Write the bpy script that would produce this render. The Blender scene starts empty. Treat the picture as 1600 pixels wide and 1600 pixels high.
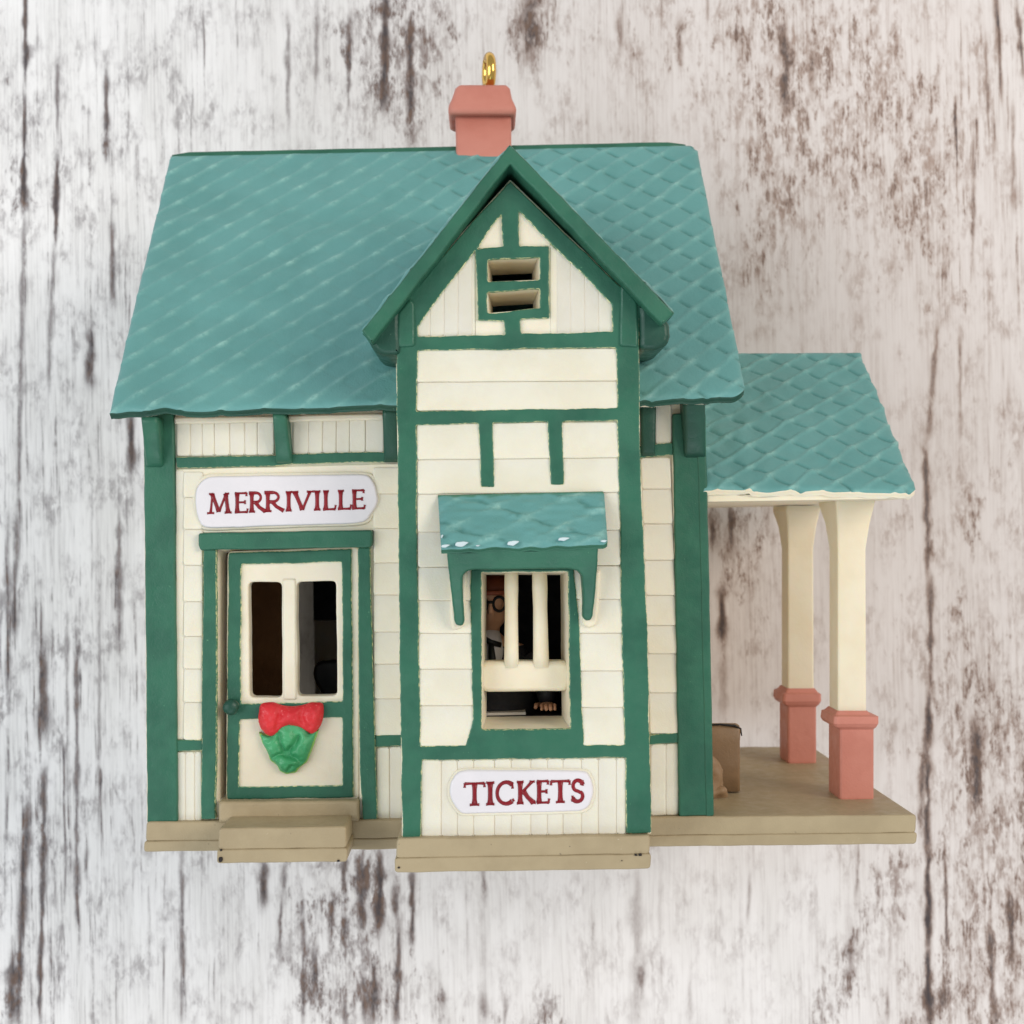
import bpy, math, random
import numpy as np
from mathutils import Vector, Matrix, noise
from mathutils.geometry import delaunay_2d_cdt

S = 1e-4                      # one modelling unit = 0.1 mm
F, D = 2100.0, 2100.0         # lens length and camera height over the front wall, in units
random.seed(4)

# ------------------------------------------------------------------ camera, world, lamps
scene = bpy.context.scene
_fwd = Vector((40, 30, -F)).normalized()
_up0 = Vector((math.sin(0.017), math.cos(0.017), 0))
_right = _fwd.cross(_up0).normalized()
_up = _right.cross(_fwd).normalized()
ROT = Matrix((_right, _up, -_fwd)).transposed()
cam_data = bpy.data.cameras.new('camera')
cam = bpy.data.objects.new('camera', cam_data)
scene.collection.objects.link(cam)
cam.matrix_world = Matrix.Translation((0, 0, D * S)) @ ROT.to_4x4()
cam_data.sensor_width = 36
cam_data.lens = F / 1600 * 36
cam_data.clip_start = 0.005
cam_data.clip_end = 20
cam_data.dof.use_dof = True
cam_data.dof.focus_distance = (D - 60) * S
cam_data.dof.aperture_fstop = 44
scene.camera = cam

world = bpy.data.worlds.new('World')
scene.world = world
world.use_nodes = True
world.node_tree.nodes['Background'].inputs['Color'].default_value = (0.93, 0.97, 1.0, 1)
world.node_tree.nodes['Background'].inputs['Strength'].default_value = 0.48


def area(name, loc, target, sx, sy, power, col):
    d = bpy.data.lights.new(name, 'AREA')
    d.shape = 'RECTANGLE'
    d.size, d.size_y, d.energy, d.color = sx, sy, power, col
    o = bpy.data.objects.new(name, d)
    scene.collection.objects.link(o)
    o.location = loc
    o.rotation_euler = (Vector(target) - Vector(loc)).to_track_quat('-Z', 'Y').to_euler()
    return o


area('window_light', (-1.05, 0.10, 0.95), (0, 0, -0.03), 0.9, 1.1, 12.5, (0.94, 0.975, 1.0))
area('room_light', (1.0, 0.42, 0.95), (0, 0, -0.03), 0.7, 0.7, 13.0, (1.0, 0.90, 0.80))
area('low_window_light', (-0.05, -1.10, 0.95), (0, 0, -0.03), 1.1, 0.6, 6.0, (0.88, 0.95, 1.0))

scene.view_settings.view_transform = 'Standard'
scene.view_settings.look = 'None'
scene.view_settings.exposure = -0.2
scene.view_settings.gamma = 1
scene.view_settings.use_curve_mapping = False


def U(px, py, z):
    """point of the photo (px, py) on the plane at height z -> world units"""
    d = ROT @ Vector((px - 800, 800 - py, -F))
    t = (D - z) / -d.z
    return Vector((d.x * t, d.y * t, z))


def world_to_photo(X, Y, Z):
    """arrays of world units -> photo pixels"""
    R = np.array(ROT)
    v = np.stack([X, Y, Z - D], -1) @ R
    return 800 + F * v[..., 0] / -v[..., 2], 800 - F * v[..., 1] / -v[..., 2]


# ------------------------------------------------------------------ materials
def lin(c):
    return tuple(((x / 255) / 12.92 if x <= 10 else ((x / 255 + 0.055) / 1.055) ** 2.4) for x in c)


class NT:
    def __init__(self, name):
        self.m = bpy.data.materials.new(name)
        self.m.use_nodes = True
        self.t = self.m.node_tree
        self.b = self.t.nodes['Principled BSDF']
        self.co = None

    def n(self, typ, **kw):
        nd = self.t.nodes.new(typ)
        for k, v in kw.items():
            setattr(nd, k, v)
        return nd

    def link(self, a, b):
        self.t.links.new(a, b)

    def coord(self, scale=(1e4, 1e4, 1e4), rot=(0, 0, 0)):
        if self.co is None:
            self.co = self.n('ShaderNodeTexCoord')
        mp = self.n('ShaderNodeMapping')
        mp.inputs['Scale'].default_value = scale
        mp.inputs['Rotation'].default_value = rot
        self.link(self.co.outputs['Object'], mp.inputs['Vector'])
        return mp.outputs['Vector']

    def noise(self, vec, scale, detail=4, rough=0.6, dist=0.0):
        nd = self.n('ShaderNodeTexNoise')
        nd.inputs['Scale'].default_value = scale
        nd.inputs['Detail'].default_value = detail
        nd.inputs['Roughness'].default_value = rough
        nd.inputs['Distortion'].default_value = dist
        self.link(vec, nd.inputs['Vector'])
        return nd.outputs['Fac']

    def val(self, x, sock):
        if isinstance(x, (int, float)):
            sock.default_value = x
        else:
            self.link(x, sock)

    def math(self, op, a, b=0.0, clamp=False):
        nd = self.n('ShaderNodeMath', operation=op, use_clamp=clamp)
        self.val(a, nd.inputs[0])
        self.val(b, nd.inputs[1])
        return nd.outputs[0]

    def step(self, x, a, b, lo=0.0, hi=1.0):
        nd = self.n('ShaderNodeMapRange', interpolation_type='SMOOTHSTEP')
        self.val(x, nd.inputs[0])
        self.val(a, nd.inputs[1])
        self.val(b, nd.inputs[2])
        nd.inputs[3].default_value = lo
        nd.inputs[4].default_value = hi
        return nd.outputs[0]

    def mix(self, fac, a, b):
        nd = self.n('ShaderNodeMix', data_type='RGBA')
        self.val(fac, nd.inputs[0])
        for x, s in ((a, nd.inputs[6]), (b, nd.inputs[7])):
            if isinstance(x, tuple):
                s.default_value = (*x[:3], 1)
            else:
                self.link(x, s)
        return nd.outputs[2]

    def attr(self, name):
        return self.n('ShaderNodeAttribute', attribute_name=name).outputs['Fac']

    def bump(self, h, strength, dist):
        nd = self.n('ShaderNodeBump')
        nd.inputs['Strength'].default_value = strength
        nd.inputs['Distance'].default_value = dist * S
        self.link(h, nd.inputs['Height'])
        self.link(nd.outputs[0], self.b.inputs['Normal'])


def paint(name, col, alt=None, rough=0.5, speck=None, speck_amt=0.0, sss=0.0, bump=0.5, spec=0.4, streak=False, dark_specks=0.0):
    """hand painted resin: slight thickness mottling, brush marks, pin holes and lifted specks"""
    m = NT(name)
    c = lin(col)
    a = lin(alt) if alt else tuple(x * 0.86 for x in c)
    v = m.coord()
    big = m.noise(v, 0.012, 3, 0.6)
    base = m.mix(m.step(big, 0.38, 0.66), c, a)
    fine = m.noise(v, 0.35, 3, 0.6)
    if speck:
        s = m.noise(m.coord((1.0e4, 1.25e4, 1e4), (0, 0, 0.4)), 0.22, 2, 0.55)
        s2 = m.noise(v, 0.018, 2, 0.5)
        s = m.math('MULTIPLY', m.step(s, 0.76 - speck_amt, 0.80 - speck_amt), m.step(s2, 0.5, 0.6))
        base = m.mix(m.math('MULTIPLY', s, 0.8), base, lin(speck))
    if dark_specks:
        s = m.noise(v, 0.13, 1, 0.5)
        base = m.mix(m.math('MULTIPLY', m.step(s, 0.80 - dark_specks, 0.815 - dark_specks), 0.55), base, (0.10, 0.08, 0.06))
    m.link(base, m.b.inputs['Base Color'])
    m.b.inputs['Roughness'].default_value = rough
    rv = m.noise(v, 0.05, 3, 0.6)
    m.link(m.step(rv, 0.3, 0.7, rough - 0.08, rough + 0.10), m.b.inputs['Roughness'])
    m.b.inputs['Specular IOR Level'].default_value = spec
    if sss:
        m.b.inputs['Subsurface Weight'].default_value = sss
        m.b.inputs['Subsurface Radius'].default_value = (1.0, 0.55, 0.28)
        m.b.inputs['Subsurface Scale'].default_value = 12 * S
    h = m.math('ADD', m.math('MULTIPLY', fine, 0.5), m.math('MULTIPLY', m.noise(v, 0.05, 4, 0.6), 1.5))
    m.bump(h, bump, 1.6)
    return m.m


GREEN = (61, 126, 103)
M = {}
M['green'] = paint('green_trim_paint', (50, 106, 84), (42, 94, 75), 0.40, speck=(120, 180, 140), speck_amt=0.03)
M['dark_green'] = paint('dark_green_paint', (34, 80, 65), (28, 70, 57), 0.42, speck=(130, 180, 150), speck_amt=0.03)
M['cream'] = paint('cream_resin', (236, 227, 207), (231, 221, 199), 0.48, sss=0.22, bump=0.35, dark_specks=0.0)
M['cream_deep'] = paint('cream_resin_plain', (236, 226, 202), (232, 220, 193), 0.5, sss=0.3, bump=0.3)
M['white'] = paint('white_sign_paint', (227, 223, 227), (222, 219, 223), 0.35, bump=0.2)
M['red_text'] = paint('dark_red_lettering', (138, 16, 30), (124, 12, 25), 0.4, bump=0.3)
M['tan'] = paint('tan_base_paint', (172, 156, 125), (163, 147, 117), 0.5, speck=(205, 195, 170), speck_amt=0.02, bump=0.5, dark_specks=0.03)
M['pink'] = paint('brick_pink_paint', (204, 134, 118), (197, 125, 109), 0.5, bump=0.4)
M['red'] = paint('red_bow_paint', (216, 48, 54), (200, 34, 44), 0.4, speck=(240, 120, 120), speck_amt=0.10, bump=1.0)
M['leaf'] = paint('bright_green_wreath_paint', (80, 170, 116), (58, 148, 96), 0.3, speck=(110, 190, 130), speck_amt=0.06, bump=0.9)
M['lime'] = paint('lime_wreath_rim_paint', (150, 205, 105), None, 0.4)
M['chip'] = paint('bare_resin_chip', (206, 222, 226), None, 0.6)
M['dark_line'] = paint('dark_chipped_mark', (34, 26, 24), None, 0.6)
M['inside'] = paint('brown_interior_paint', (186, 138, 92), (170, 124, 82), 0.7)
M['inside_back'] = paint('grey_interior_wall', (150, 146, 128), (140, 134, 116), 0.6)
M['black'] = paint('black_furniture_and_shade', (16, 15, 15), None, 0.5)  # also colours the added sheet of interior shade
M['suit'] = paint('black_cloth_paint', (40, 40, 44), (30, 30, 34), 0.6)
M['skin'] = paint('skin_paint', (206, 156, 124), (194, 142, 110), 0.5)
M['hair'] = paint('auburn_cap_paint', (132, 64, 38), (118, 56, 34), 0.5)
M['shirt'] = paint('white_shirt_paint', (222, 214, 214), None, 0.5)
M['luggage'] = paint('brown_luggage_paint', (152, 124, 94), (134, 108, 80), 0.5)
M['paper'] = paint('paper_white_paint', (214, 208, 200), None, 0.6)

# edges where green paint feathers into cream
m = NT('feathered_green_edge')
v = m.coord()
f = m.step(m.noise(v, 0.16, 4, 0.7), 0.44, 0.60)
col = m.mix(f, lin((70, 132, 102)), lin((222, 222, 170)))
m.link(col, m.b.inputs['Base Color'])
m.b.inputs['Roughness'].default_value = 0.5
m.bump(m.noise(v, 0.2, 3), 0.4, 1.0)
M['edge'] = m.m

# brass
m = NT('brass')
m.b.inputs['Metallic'].default_value = 1
m.b.inputs['Base Color'].default_value = (0.83, 0.52, 0.13, 1)
m.b.inputs['Roughness'].default_value = 0.16
M['brass'] = m.m

# dry-brushed shingles: 'ridge' = raised lines rubbed paler, 'groove' = darker colour standing in for shade in the cut lines
m = NT('dry_brushed_teal_shingles')
v = m.coord()
base = m.mix(m.step(m.noise(v, 0.008, 3), 0.35, 0.7), lin((102, 159, 156)), lin((94, 150, 147)))
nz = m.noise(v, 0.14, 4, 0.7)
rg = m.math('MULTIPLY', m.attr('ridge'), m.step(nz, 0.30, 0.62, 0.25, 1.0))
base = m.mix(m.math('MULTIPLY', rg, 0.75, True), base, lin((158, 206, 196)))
base = m.mix(m.math('MULTIPLY', m.attr('groove_shade'), 0.5), base, lin((56, 112, 104)))
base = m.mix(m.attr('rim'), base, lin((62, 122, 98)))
base = m.mix(m.math('MULTIPLY', m.step(m.noise(v, 0.17, 2, 0.5), 0.80, 0.82), 0.7), base, lin((205, 225, 220)))
m.link(base, m.b.inputs['Base Color'])
m.link(m.step(m.noise(v, 0.03, 3), 0.3, 0.7, 0.36, 0.52), m.b.inputs['Roughness'])
m.b.inputs['Specular IOR Level'].default_value = 0.45
m.bump(m.math('ADD', m.noise(v, 0.4, 3), m.math('MULTIPLY', m.noise(v, 0.04, 4), 2.0)), 0.45, 1.6)
M['shingle'] = m.m

# printed whitewashed wood
m = NT('whitewashed_wood_print')
v1 = m.coord((1e4, 1e4, 1e4))
W, L, Fi, Cw, SH = m.attr('wear'), m.attr('line'), m.attr('fine'), m.attr('warm'), m.attr('slant')
warp = m.n('ShaderNodeTexNoise')
warp.inputs['Scale'].default_value = 0.006
m.link(v1, warp.inputs['Vector'])
va = m.n('ShaderNodeVectorMath', operation='MULTIPLY_ADD')
m.link(warp.outputs['Color'], va.inputs[0])
va.inputs[1].default_value = (9, 0, 0)
m.link(v1, va.inputs[2])


def stretch(sx, sy, off=0):
    mp = m.n('ShaderNodeMapping')
    mp.inputs['Scale'].default_value = (sx, sy, 1)
    mp.inputs['Location'].default_value = (off, off * 1.7, 0)
    m.link(va.outputs[0], mp.inputs['Vector'])
    return mp.outputs['Vector']


mott = m.noise(stretch(0.034, 0.0135), 1.0, 7, 0.66, 0.3)
mott2 = m.noise(stretch(0.075, 0.030, 9), 1.0, 6, 0.68, 0.3)
streak = m.noise(stretch(0.105, 0.0030, 3), 1.0, 6, 0.66)
fibre = m.noise(stretch(0.17, 0.006, 12), 1.0, 4, 0.6)
patch = m.noise(stretch(0.018, 0.009, 15), 1.0, 5, 0.62)
grit = m.noise(stretch(0.30, 0.09, 18), 1.0, 3, 0.6)
hair = m.noise(stretch(0.24, 0.006, 5), 1.0, 4, 0.6)
brk = m.noise(stretch(0.03, 0.014, 7), 1.0, 5, 0.65)
lowv = m.noise(stretch(0.012, 0.003, 1), 1.0, 4, 0.6)
tt = m.math('SUBTRACT', 0.625, m.math('MULTIPLY', W, 0.28))
d1 = m.math('MULTIPLY', m.step(mott, tt, m.math('ADD', tt, 0.28)), m.step(mott2, 0.28, 0.64))
d1 = m.math('MULTIPLY', d1, m.math('ADD', m.step(fibre, 0.36, 0.60, 0.55, 1.0), m.step(grit, 0.4, 0.7, -0.15, 0.15)))
tf = m.math('SUBTRACT', 0.655, m.math('MULTIPLY', Fi, 0.175))
d2 = m.math('MULTIPLY', m.step(streak, tf, m.math('ADD', tf, 0.17)), m.step(brk, 0.36, 0.58, 0.15, 1.0))
d3 = m.math('MULTIPLY', L, m.step(brk, 0.30, 0.52, 0.55, 1.0))
dark = m.math('ADD', m.math('MULTIPLY', d1, 0.84), m.math('ADD', m.math('MULTIPLY', d2, 0.66), d3), True)
faint = m.math('ADD', m.math('MULTIPLY', m.math('MULTIPLY', m.step(hair, 0.42, 0.66), m.step(lowv, 0.38, 0.6, 0.3, 1.0)), 0.24), m.math('ADD', m.math('MULTIPLY', m.math('MULTIPLY', m.step(streak, 0.47, 0.66), m.step(brk, 0.40, 0.60, 0.2, 1.0)), 0.34), m.math('MULTIPLY', m.step(patch, 0.44, 0.68), m.math('MULTIPLY', m.step(mott2, 0.38, 0.62), 0.72))))
faint = m.math('MULTIPLY', faint, m.math('ADD', 0.55, m.math('MULTIPLY', m.math('MAXIMUM', W, Fi), 0.8)))
white = m.mix(m.step(lowv, 0.35, 0.7), lin((238, 237, 237)), lin((228, 227, 226)))
white = m.mix(m.math('MULTIPLY', Cw, 0.62, True), white, lin((214, 200, 193)))
tone = m.mix(Cw, lin((150, 146, 148)), lin((168, 146, 134)))
deep = m.mix(m.step(mott2, 0.4, 0.6), lin((82, 75, 76)), lin((116, 95, 84)))
c1 = m.mix(m.math('MULTIPLY', faint, 1.0, True), white, tone)
dk = m.math('ADD', dark, m.math('MULTIPLY', m.math('SUBTRACT', grit, 0.5), m.math('MULTIPLY', dark, 0.9)), True)
c2 = m.mix(m.step(dk, 0.0, 0.62), c1, tone)
c3 = m.mix(m.step(dk, 0.30, 0.95), c2, deep)
c3 = m.mix(m.math('MULTIPLY', m.step(L, 0.55, 1.0), 0.55), c3, lin((58, 54, 58)))
m.link(c3, m.b.inputs['Base Color'])
m.b.inputs['Roughness'].default_value = 0.55
m.b.inputs['Specular IOR Level'].default_value = 0.25
m.bump(hair, 0.12, 1.0)
M['wood'] = m.m


# ------------------------------------------------------------------ mesh building
class MB:
    def __init__(self):
        self.v, self.f, self.mi, self.sm = [], [], [], []
        self.at = {}

    def add(self, verts, faces, mi=0, smooth=True):
        o = len(self.v)
        self.v += [tuple(p) for p in verts]
        for k, f in enumerate(faces):
            self.f.append(tuple(i + o for i in f))
            self.mi.append(mi if isinstance(mi, int) else mi[k])
            self.sm.append(smooth if isinstance(smooth, bool) else smooth[k])
        return o

    def build(self, name, mats, parent=None, attrs=None):
        if not isinstance(mats, (list, tuple)):
            mats = [mats]
        org = Vector((0, 0, 0))
        p = parent
        while p is not None:
            org = org + p.location
            p = p.parent
        me = bpy.data.meshes.new(name)
        off = org / S
        me.from_pydata([((x - off.x) * S, (y - off.y) * S, (z - off.z) * S) for x, y, z in self.v], [], self.f)
        for mt in mats:
            me.materials.append(M[mt])
        me.polygons.foreach_set('material_index', self.mi)
        me.polygons.foreach_set('use_smooth', self.sm)
        for k, arr in (attrs or {}).items():
            a = me.attributes.new(k, 'FLOAT', 'POINT')
            full = np.zeros(len(self.v), dtype=np.float32)
            full[:len(arr)] = arr
            a.data.foreach_set('value', full)
        me.update()
        o = bpy.data.objects.new(name, me)
        scene.collection.objects.link(o)
        if parent is not None:
            o.parent = parent
        return o


def thing(name, label, cat, loc, group=None):
    o = bpy.data.objects.new(name, None)
    scene.collection.objects.link(o)
    o.location = Vector(loc) * S
    o.empty_display_size = 0.01
    o['label'], o['category'] = label, cat
    if group:
        o['group'] = group
    return o


def area2(p):
    return 0.5 * sum(p[i][0] * p[(i + 1) % len(p)][1] - p[(i + 1) % len(p)][0] * p[i][1] for i in range(len(p)))


def loop_of(pts, z, r, wob, step, seed, ccw):
    P = [U(x, y, z) for x, y in pts]
    P = [Vector((p.x, p.y)) for p in P]
    if (area2(P) > 0) != ccw:
        P.reverse()
    n = len(P)
    out = []
    for i in range(n):
        a, b, c = P[i - 1], P[i], P[(i + 1) % n]
        rr = min(r, (a - b).length * 0.45, (c - b).length * 0.45)
        if rr > 0.3:
            p0, p1 = b + (a - b).normalized() * rr, b + (c - b).normalized() * rr
            k = 4 if rr > 4 else 2
            for j in range(k + 1):
                t = j / k
                out.append(p0 * (1 - t) ** 2 + b * 2 * t * (1 - t) + p1 * t * t)
        else:
            out.append(b)
    res = []
    for i in range(len(out)):
        a, b = out[i], out[(i + 1) % len(out)]
        k = max(1, int((b - a).length / step))
        for j in range(k):
            res.append(a.lerp(b, j / k))
    if wob:
        q = []
        for p in res:
            nv = noise.noise_vector(Vector((p.x * 0.022 + seed, p.y * 0.022, seed * 3.1)))
            nf = noise.noise_vector(Vector((p.x * 0.16 + seed, p.y * 0.16, seed * 1.7)))
            q.append(p + Vector((nv.x, nv.y)) * wob * 1.5 + Vector((nf.x, nf.y)) * wob * 0.8)
        res = q
    return res


def offset(loop, d):
    n = len(loop)
    out = []
    for i in range(n):
        e1 = (loop[i] - loop[i - 1])
        e2 = (loop[(i + 1) % n] - loop[i])
        if e1.length < 1e-9 or e2.length < 1e-9:
            out.append(loop[i].copy())
            continue
        e1.normalize(); e2.normalize()
        n1, n2 = Vector((-e1.y, e1.x)), Vector((-e2.y, e2.x))
        nn = n1 + n2
        if nn.length < 0.2:
            nn = n1
        nn.normalize()
        k = d / max(0.5, nn.dot(n1))
        out.append(loop[i] + nn * k)
    return out


_seed = [0.0]


def slab(mb, outer, z0, z1, holes=(), b=2.0, r=2.0, wob=0.6, step=9, zf=None, mi=0, mside=None, draft=0.0, back=False, hdraft=None, bd=None):
    """board with rounded front edge; outline and holes are given where the photo shows them at the front height"""
    if mside is None:
        mside = mi
    if bd is None:
        bd = b
    _seed[0] += 1.37
    loops = [loop_of(outer, z1, r, wob, step, _seed[0], True)]
    for k, h in enumerate(holes):
        loops.append(loop_of(h, z1, r, wob, step, _seed[0] + k + 1, False))
    fronts, idx = [], []
    zf = zf or (lambda x, y: 0.0)
    for li, lp in enumerate(loops):
        dr = draft if li == 0 else (draft if hdraft is None else hdraft)
        rings = []
        for off, dz in ((b, 0.0), (b * 0.35, bd * 0.3), (0.0, bd)):
            rings.append([(p.x, p.y, z1 - dz + zf(p.x, p.y)) for p in (offset(lp, off) if off else lp)])
        rings.append([(p.x, p.y, z0) for p in (offset(lp, dr) if dr else lp)])
        n = len(lp)
        vv = [p for rg_ in rings for p in rg_]
        fs, ms, sm = [], [], []
        for k in range(3):
            for i in range(n):
                j = (i + 1) % n
                fs.append((k * n + i, k * n + j, (k + 1) * n + j, (k + 1) * n + i)[::-1])
                ms.append(mi if k == 0 else mside)
                sm.append(k < 2)
        o = mb.add(vv, fs, ms, sm)
        fronts.append([Vector((p[0], p[1], 0)) for p in rings[0]])
        idx += [o + i for i in range(n)]
        if back and li == 0:
            bo = o + 3 * n
            mb.f.append(tuple(bo + i for i in range(n))[::-1]); mb.mi.append(mi); mb.sm.append(False)
    flat = [Vector((p.x, p.y)) for lp in fronts for p in lp]
    edges, o = [], 0
    for lp in fronts:
        edges += [(o + k, o + (k + 1) % len(lp)) for k in range(len(lp))]
        o += len(lp)
    cv, ce, cf, ov, oe, of = delaunay_2d_cdt(flat, edges, [], 0, 1e-4)
    remap = []
    for p, src in zip(cv, ov):
        if src:
            remap.append(idx[src[0]])
        else:
            mb.v.append((p.x, p.y, z1 + zf(p.x, p.y)))
            remap.append(len(mb.v) - 1)
    seg = np.array([[flat[a].x, flat[a].y, flat[b_].x, flat[b_].y] for a, b_ in edges])
    for t in cf:
        a, b_, c = (cv[k] for k in t)
        cx, cy = (a.x + b_.x + c.x) / 3, (a.y + b_.y + c.y) / 3
        hit = (seg[:, 1] > cy) != (seg[:, 3] > cy)
        e = seg[hit]
        if int(np.sum(e[:, 0] + (cy - e[:, 1]) / (e[:, 3] - e[:, 1]) * (e[:, 2] - e[:, 0]) > cx)) % 2 == 0:
            continue
        ids = tuple(remap[k] for k in t)
        if len(set(ids)) < 3:
            continue
        if (b_.x - a.x) * (c.y - a.y) - (b_.y - a.y) * (c.x - a.x) < 0:
            ids = ids[::-1]
        mb.f.append(ids); mb.mi.append(mi); mb.sm.append(False)


def rect(x0, y0, x1, y1):
    return [(x0, y0), (x1, y0), (x1, y1), (x0, y1)]


def lerp(a, b, t):
    return a + (b - a) * t


def siding(mb, xl0, xr0, xl1, xr1, ys, z, lean=2.4, tilt=0.0, mi=0, gap=0.3):
    """lapped boards between the heights ys; the left and right ends run from (xl0, xr0) at the top to (xl1, xr1)"""
    y0, y1 = ys[0], ys[-1]
    slab(mb, [(xl0, y0 + 1), (xr0, y0 + 1 + tilt), (xr1, y1 - 1 + tilt), (xl1, y1 - 1)], z - 8, z - .8, b=.4, r=1, wob=.2, step=30, mi=mi)
    for a, b in zip(ys[:-1], ys[1:]):
        ta, tb = (a - y0) / (y1 - y0), (b - y0) / (y1 - y0)
        q = [(lerp(xl0, xl1, ta), a + gap), (lerp(xr0, xr1, ta), a + gap + tilt), (lerp(xr0, xr1, tb), b + tilt), (lerp(xl0, xl1, tb), b)]
        top, bot = U(q[0][0], a, z).y, U(q[3][0], b, z).y
        slab(mb, q, z - 6, z, b=2.2, bd=.85, r=4, wob=0.4, step=14, mi=mi,
             zf=lambda x, y, top=top, bot=bot: lean * (top - y) / (top - bot))


def vboards(mb, x0, x1, y0t, y1t, y0b, y1b, z, w=24, mi=0, lean=0.9):
    """upright boards from x0 to x1; top runs y0t..y1t and bottom y0b..y1b"""
    x = x0
    slab(mb, [(x0, y0t + 1), (x1, y1t + 1), (x1, y1b - 1), (x0, y0b - 1)], z - 8, z - .7, b=.4, r=1, wob=.2, step=30, mi=mi)
    while x < x1 - 3:
        ww = w * random.uniform(0.82, 1.2)
        xe = min(x1, x + ww)
        if x1 - xe < w * 0.35:
            xe = x1
        ta, tb = (x - x0) / (x1 - x0), (xe - x0) / (x1 - x0)
        q = [(x, lerp(y0t, y1t, ta)), (xe - 0.2, lerp(y0t, y1t, tb)), (xe - 0.2, lerp(y0b, y1b, tb)), (x, lerp(y0b, y1b, ta))]
        xa, xb = U(x, q[0][1], z).x, U(xe, q[0][1], z).x
        slab(mb, q, z - 6, z + random.uniform(-0.25, 0.25), b=2.4, bd=.7, r=1, wob=0.3, step=14, mi=mi,
             zf=lambda X, Y, xa=xa, xb=xb: lean * (X - xa) / (xb - xa))
        x = xe


def loft(mb, rings, mi=0, cap=True, r=0.12, seg=2, smooth=True):
    """rings: (y_px, x0_px, x1_px, z_front, z_back), stacked along the height, rounded rectangles"""
    vs = []
    n = None
    for (py, x0, x1, zf_, zb) in rings:
        a, b = U(x0, py, zf_), U(x1, py, zf_)
        w, d = b.x - a.x, zf_ - zb
        rr = min(w, d) * r
        pts = []
        for (cx, cz, a0) in ((b.x - rr, zf_ - rr, 0), (a.x + rr, zf_ - rr, 90), (a.x + rr, zb + rr, 180), (b.x - rr, zb + rr, 270)):
            for k in range(seg + 1):
                an = math.radians(a0 + 90 * k / seg)
                X = cx + rr * math.cos(an)
                pts.append((X, lerp(a.y, b.y, (X - a.x) / w), cz + rr * math.sin(an)))
        n = len(pts)
        vs += pts
    fs = []
    for k in range(len(rings) - 1):
        for i in range(n):
            j = (i + 1) % n
            fs.append((k * n + i, (k + 1) * n + i, (k + 1) * n + j, k * n + j)[::-1])
    sm = [smooth] * len(fs)
    if cap:
        fs.append(tuple(range(n))[::-1]); fs.append(tuple((len(rings) - 1) * n + i for i in range(n))); sm += [False, False]
    mb.add(vs, [f[::-1] for f in fs], mi, sm)


def tube(mb, pts, rad, seg=10, mi=0, closed=False, flat=1.0):
    """tube through 3-D points with a radius per point"""
    pts = [Vector(p) for p in pts]
    if isinstance(rad, (int, float)):
        rad = [rad] * len(pts)
    n = len(pts)
    vs, fs = [], []
    for i, p in enumerate(pts):
        if closed:
            t = (pts[(i + 1) % n] - pts[i - 1]).normalized()
        else:
            t = (pts[min(i + 1, n - 1)] - pts[max(i - 1, 0)]).normalized()
        up = Vector((0, 0, 1)) if abs(t.z) < 0.9 else Vector((1, 0, 0))
        s = t.cross(up).normalized()
        u = s.cross(t).normalized()
        for k in range(seg):
            a = 2 * math.pi * k / seg
            vs.append(p + s * math.cos(a) * rad[i] + u * math.sin(a) * rad[i] * flat)
    m_ = n if closed else n - 1
    for i in range(m_):
        for k in range(seg):
            fs.append((i * seg + k, i * seg + (k + 1) % seg, ((i + 1) % n) * seg + (k + 1) % seg, ((i + 1) % n) * seg + k))
    if not closed:
        fs.append(tuple(range(seg))[::-1]); fs.append(tuple((n - 1) * seg + k for k in range(seg)))
    mb.add(vs, fs, mi, True)


def blob(mb, c, rx, ry, rz, mi=0, amp=0.0, fr=0.06, seg=24, ring=16, seed=0.0):
    vs, fs = [], []
    for i in range(ring + 1):
        th = math.pi * i / ring
        for k in range(seg):
            ph = 2 * math.pi * k / seg
            d = Vector((math.sin(th) * math.cos(ph), math.cos(th), math.sin(th) * math.sin(ph)))
            p = Vector((c[0] + d.x * rx, c[1] + d.y * ry, c[2] + d.z * rz))
            if amp:
                p += d * amp * noise.noise(Vector((p.x * fr + seed, p.y * fr, p.z * fr)))
            vs.append(p)
    for i in range(ring):
        for k in range(seg):
            fs.append((i * seg + k, i * seg + (k + 1) % seg, (i + 1) * seg + (k + 1) % seg, (i + 1) * seg + k))
    mb.add(vs, fs, mi, True)


# ------------------------------------------------------------------ tabletop
ZS = -742.0
xs = np.concatenate([np.linspace(-6000, -1400, 60)[:-1], np.arange(-1400, 1400, 3.4), np.linspace(1400, 6000, 60)])
ysr = np.concatenate([np.linspace(-6000, -1400, 50)[:-1], np.arange(-1400, 1400, 8.0), np.linspace(1400, 6000, 50)])
X, Y = np.meshgrid(xs, ysr)
PX, PY = world_to_photo(X, Y, np.full_like(X, ZS))


def gs(x, y, sx, sy, a, sl=0.0):
    xx = PX - x - sl * (PY - y)
    return a * np.exp(-0.5 * ((xx / sx) ** 2 + ((PY - y) / sy) ** 2))


rng = np.random.default_rng(3)


def box(x0, x1, y0, y1, a, e=25, ey=60):
    sg = lambda t: 1 / (1 + np.exp(-np.clip(t, -30, 30)))
    return a * sg((PX - x0) / e) * sg((x1 - PX) / e) * sg((PY - y0) / ey) * sg((y1 - PY) / ey)


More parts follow.
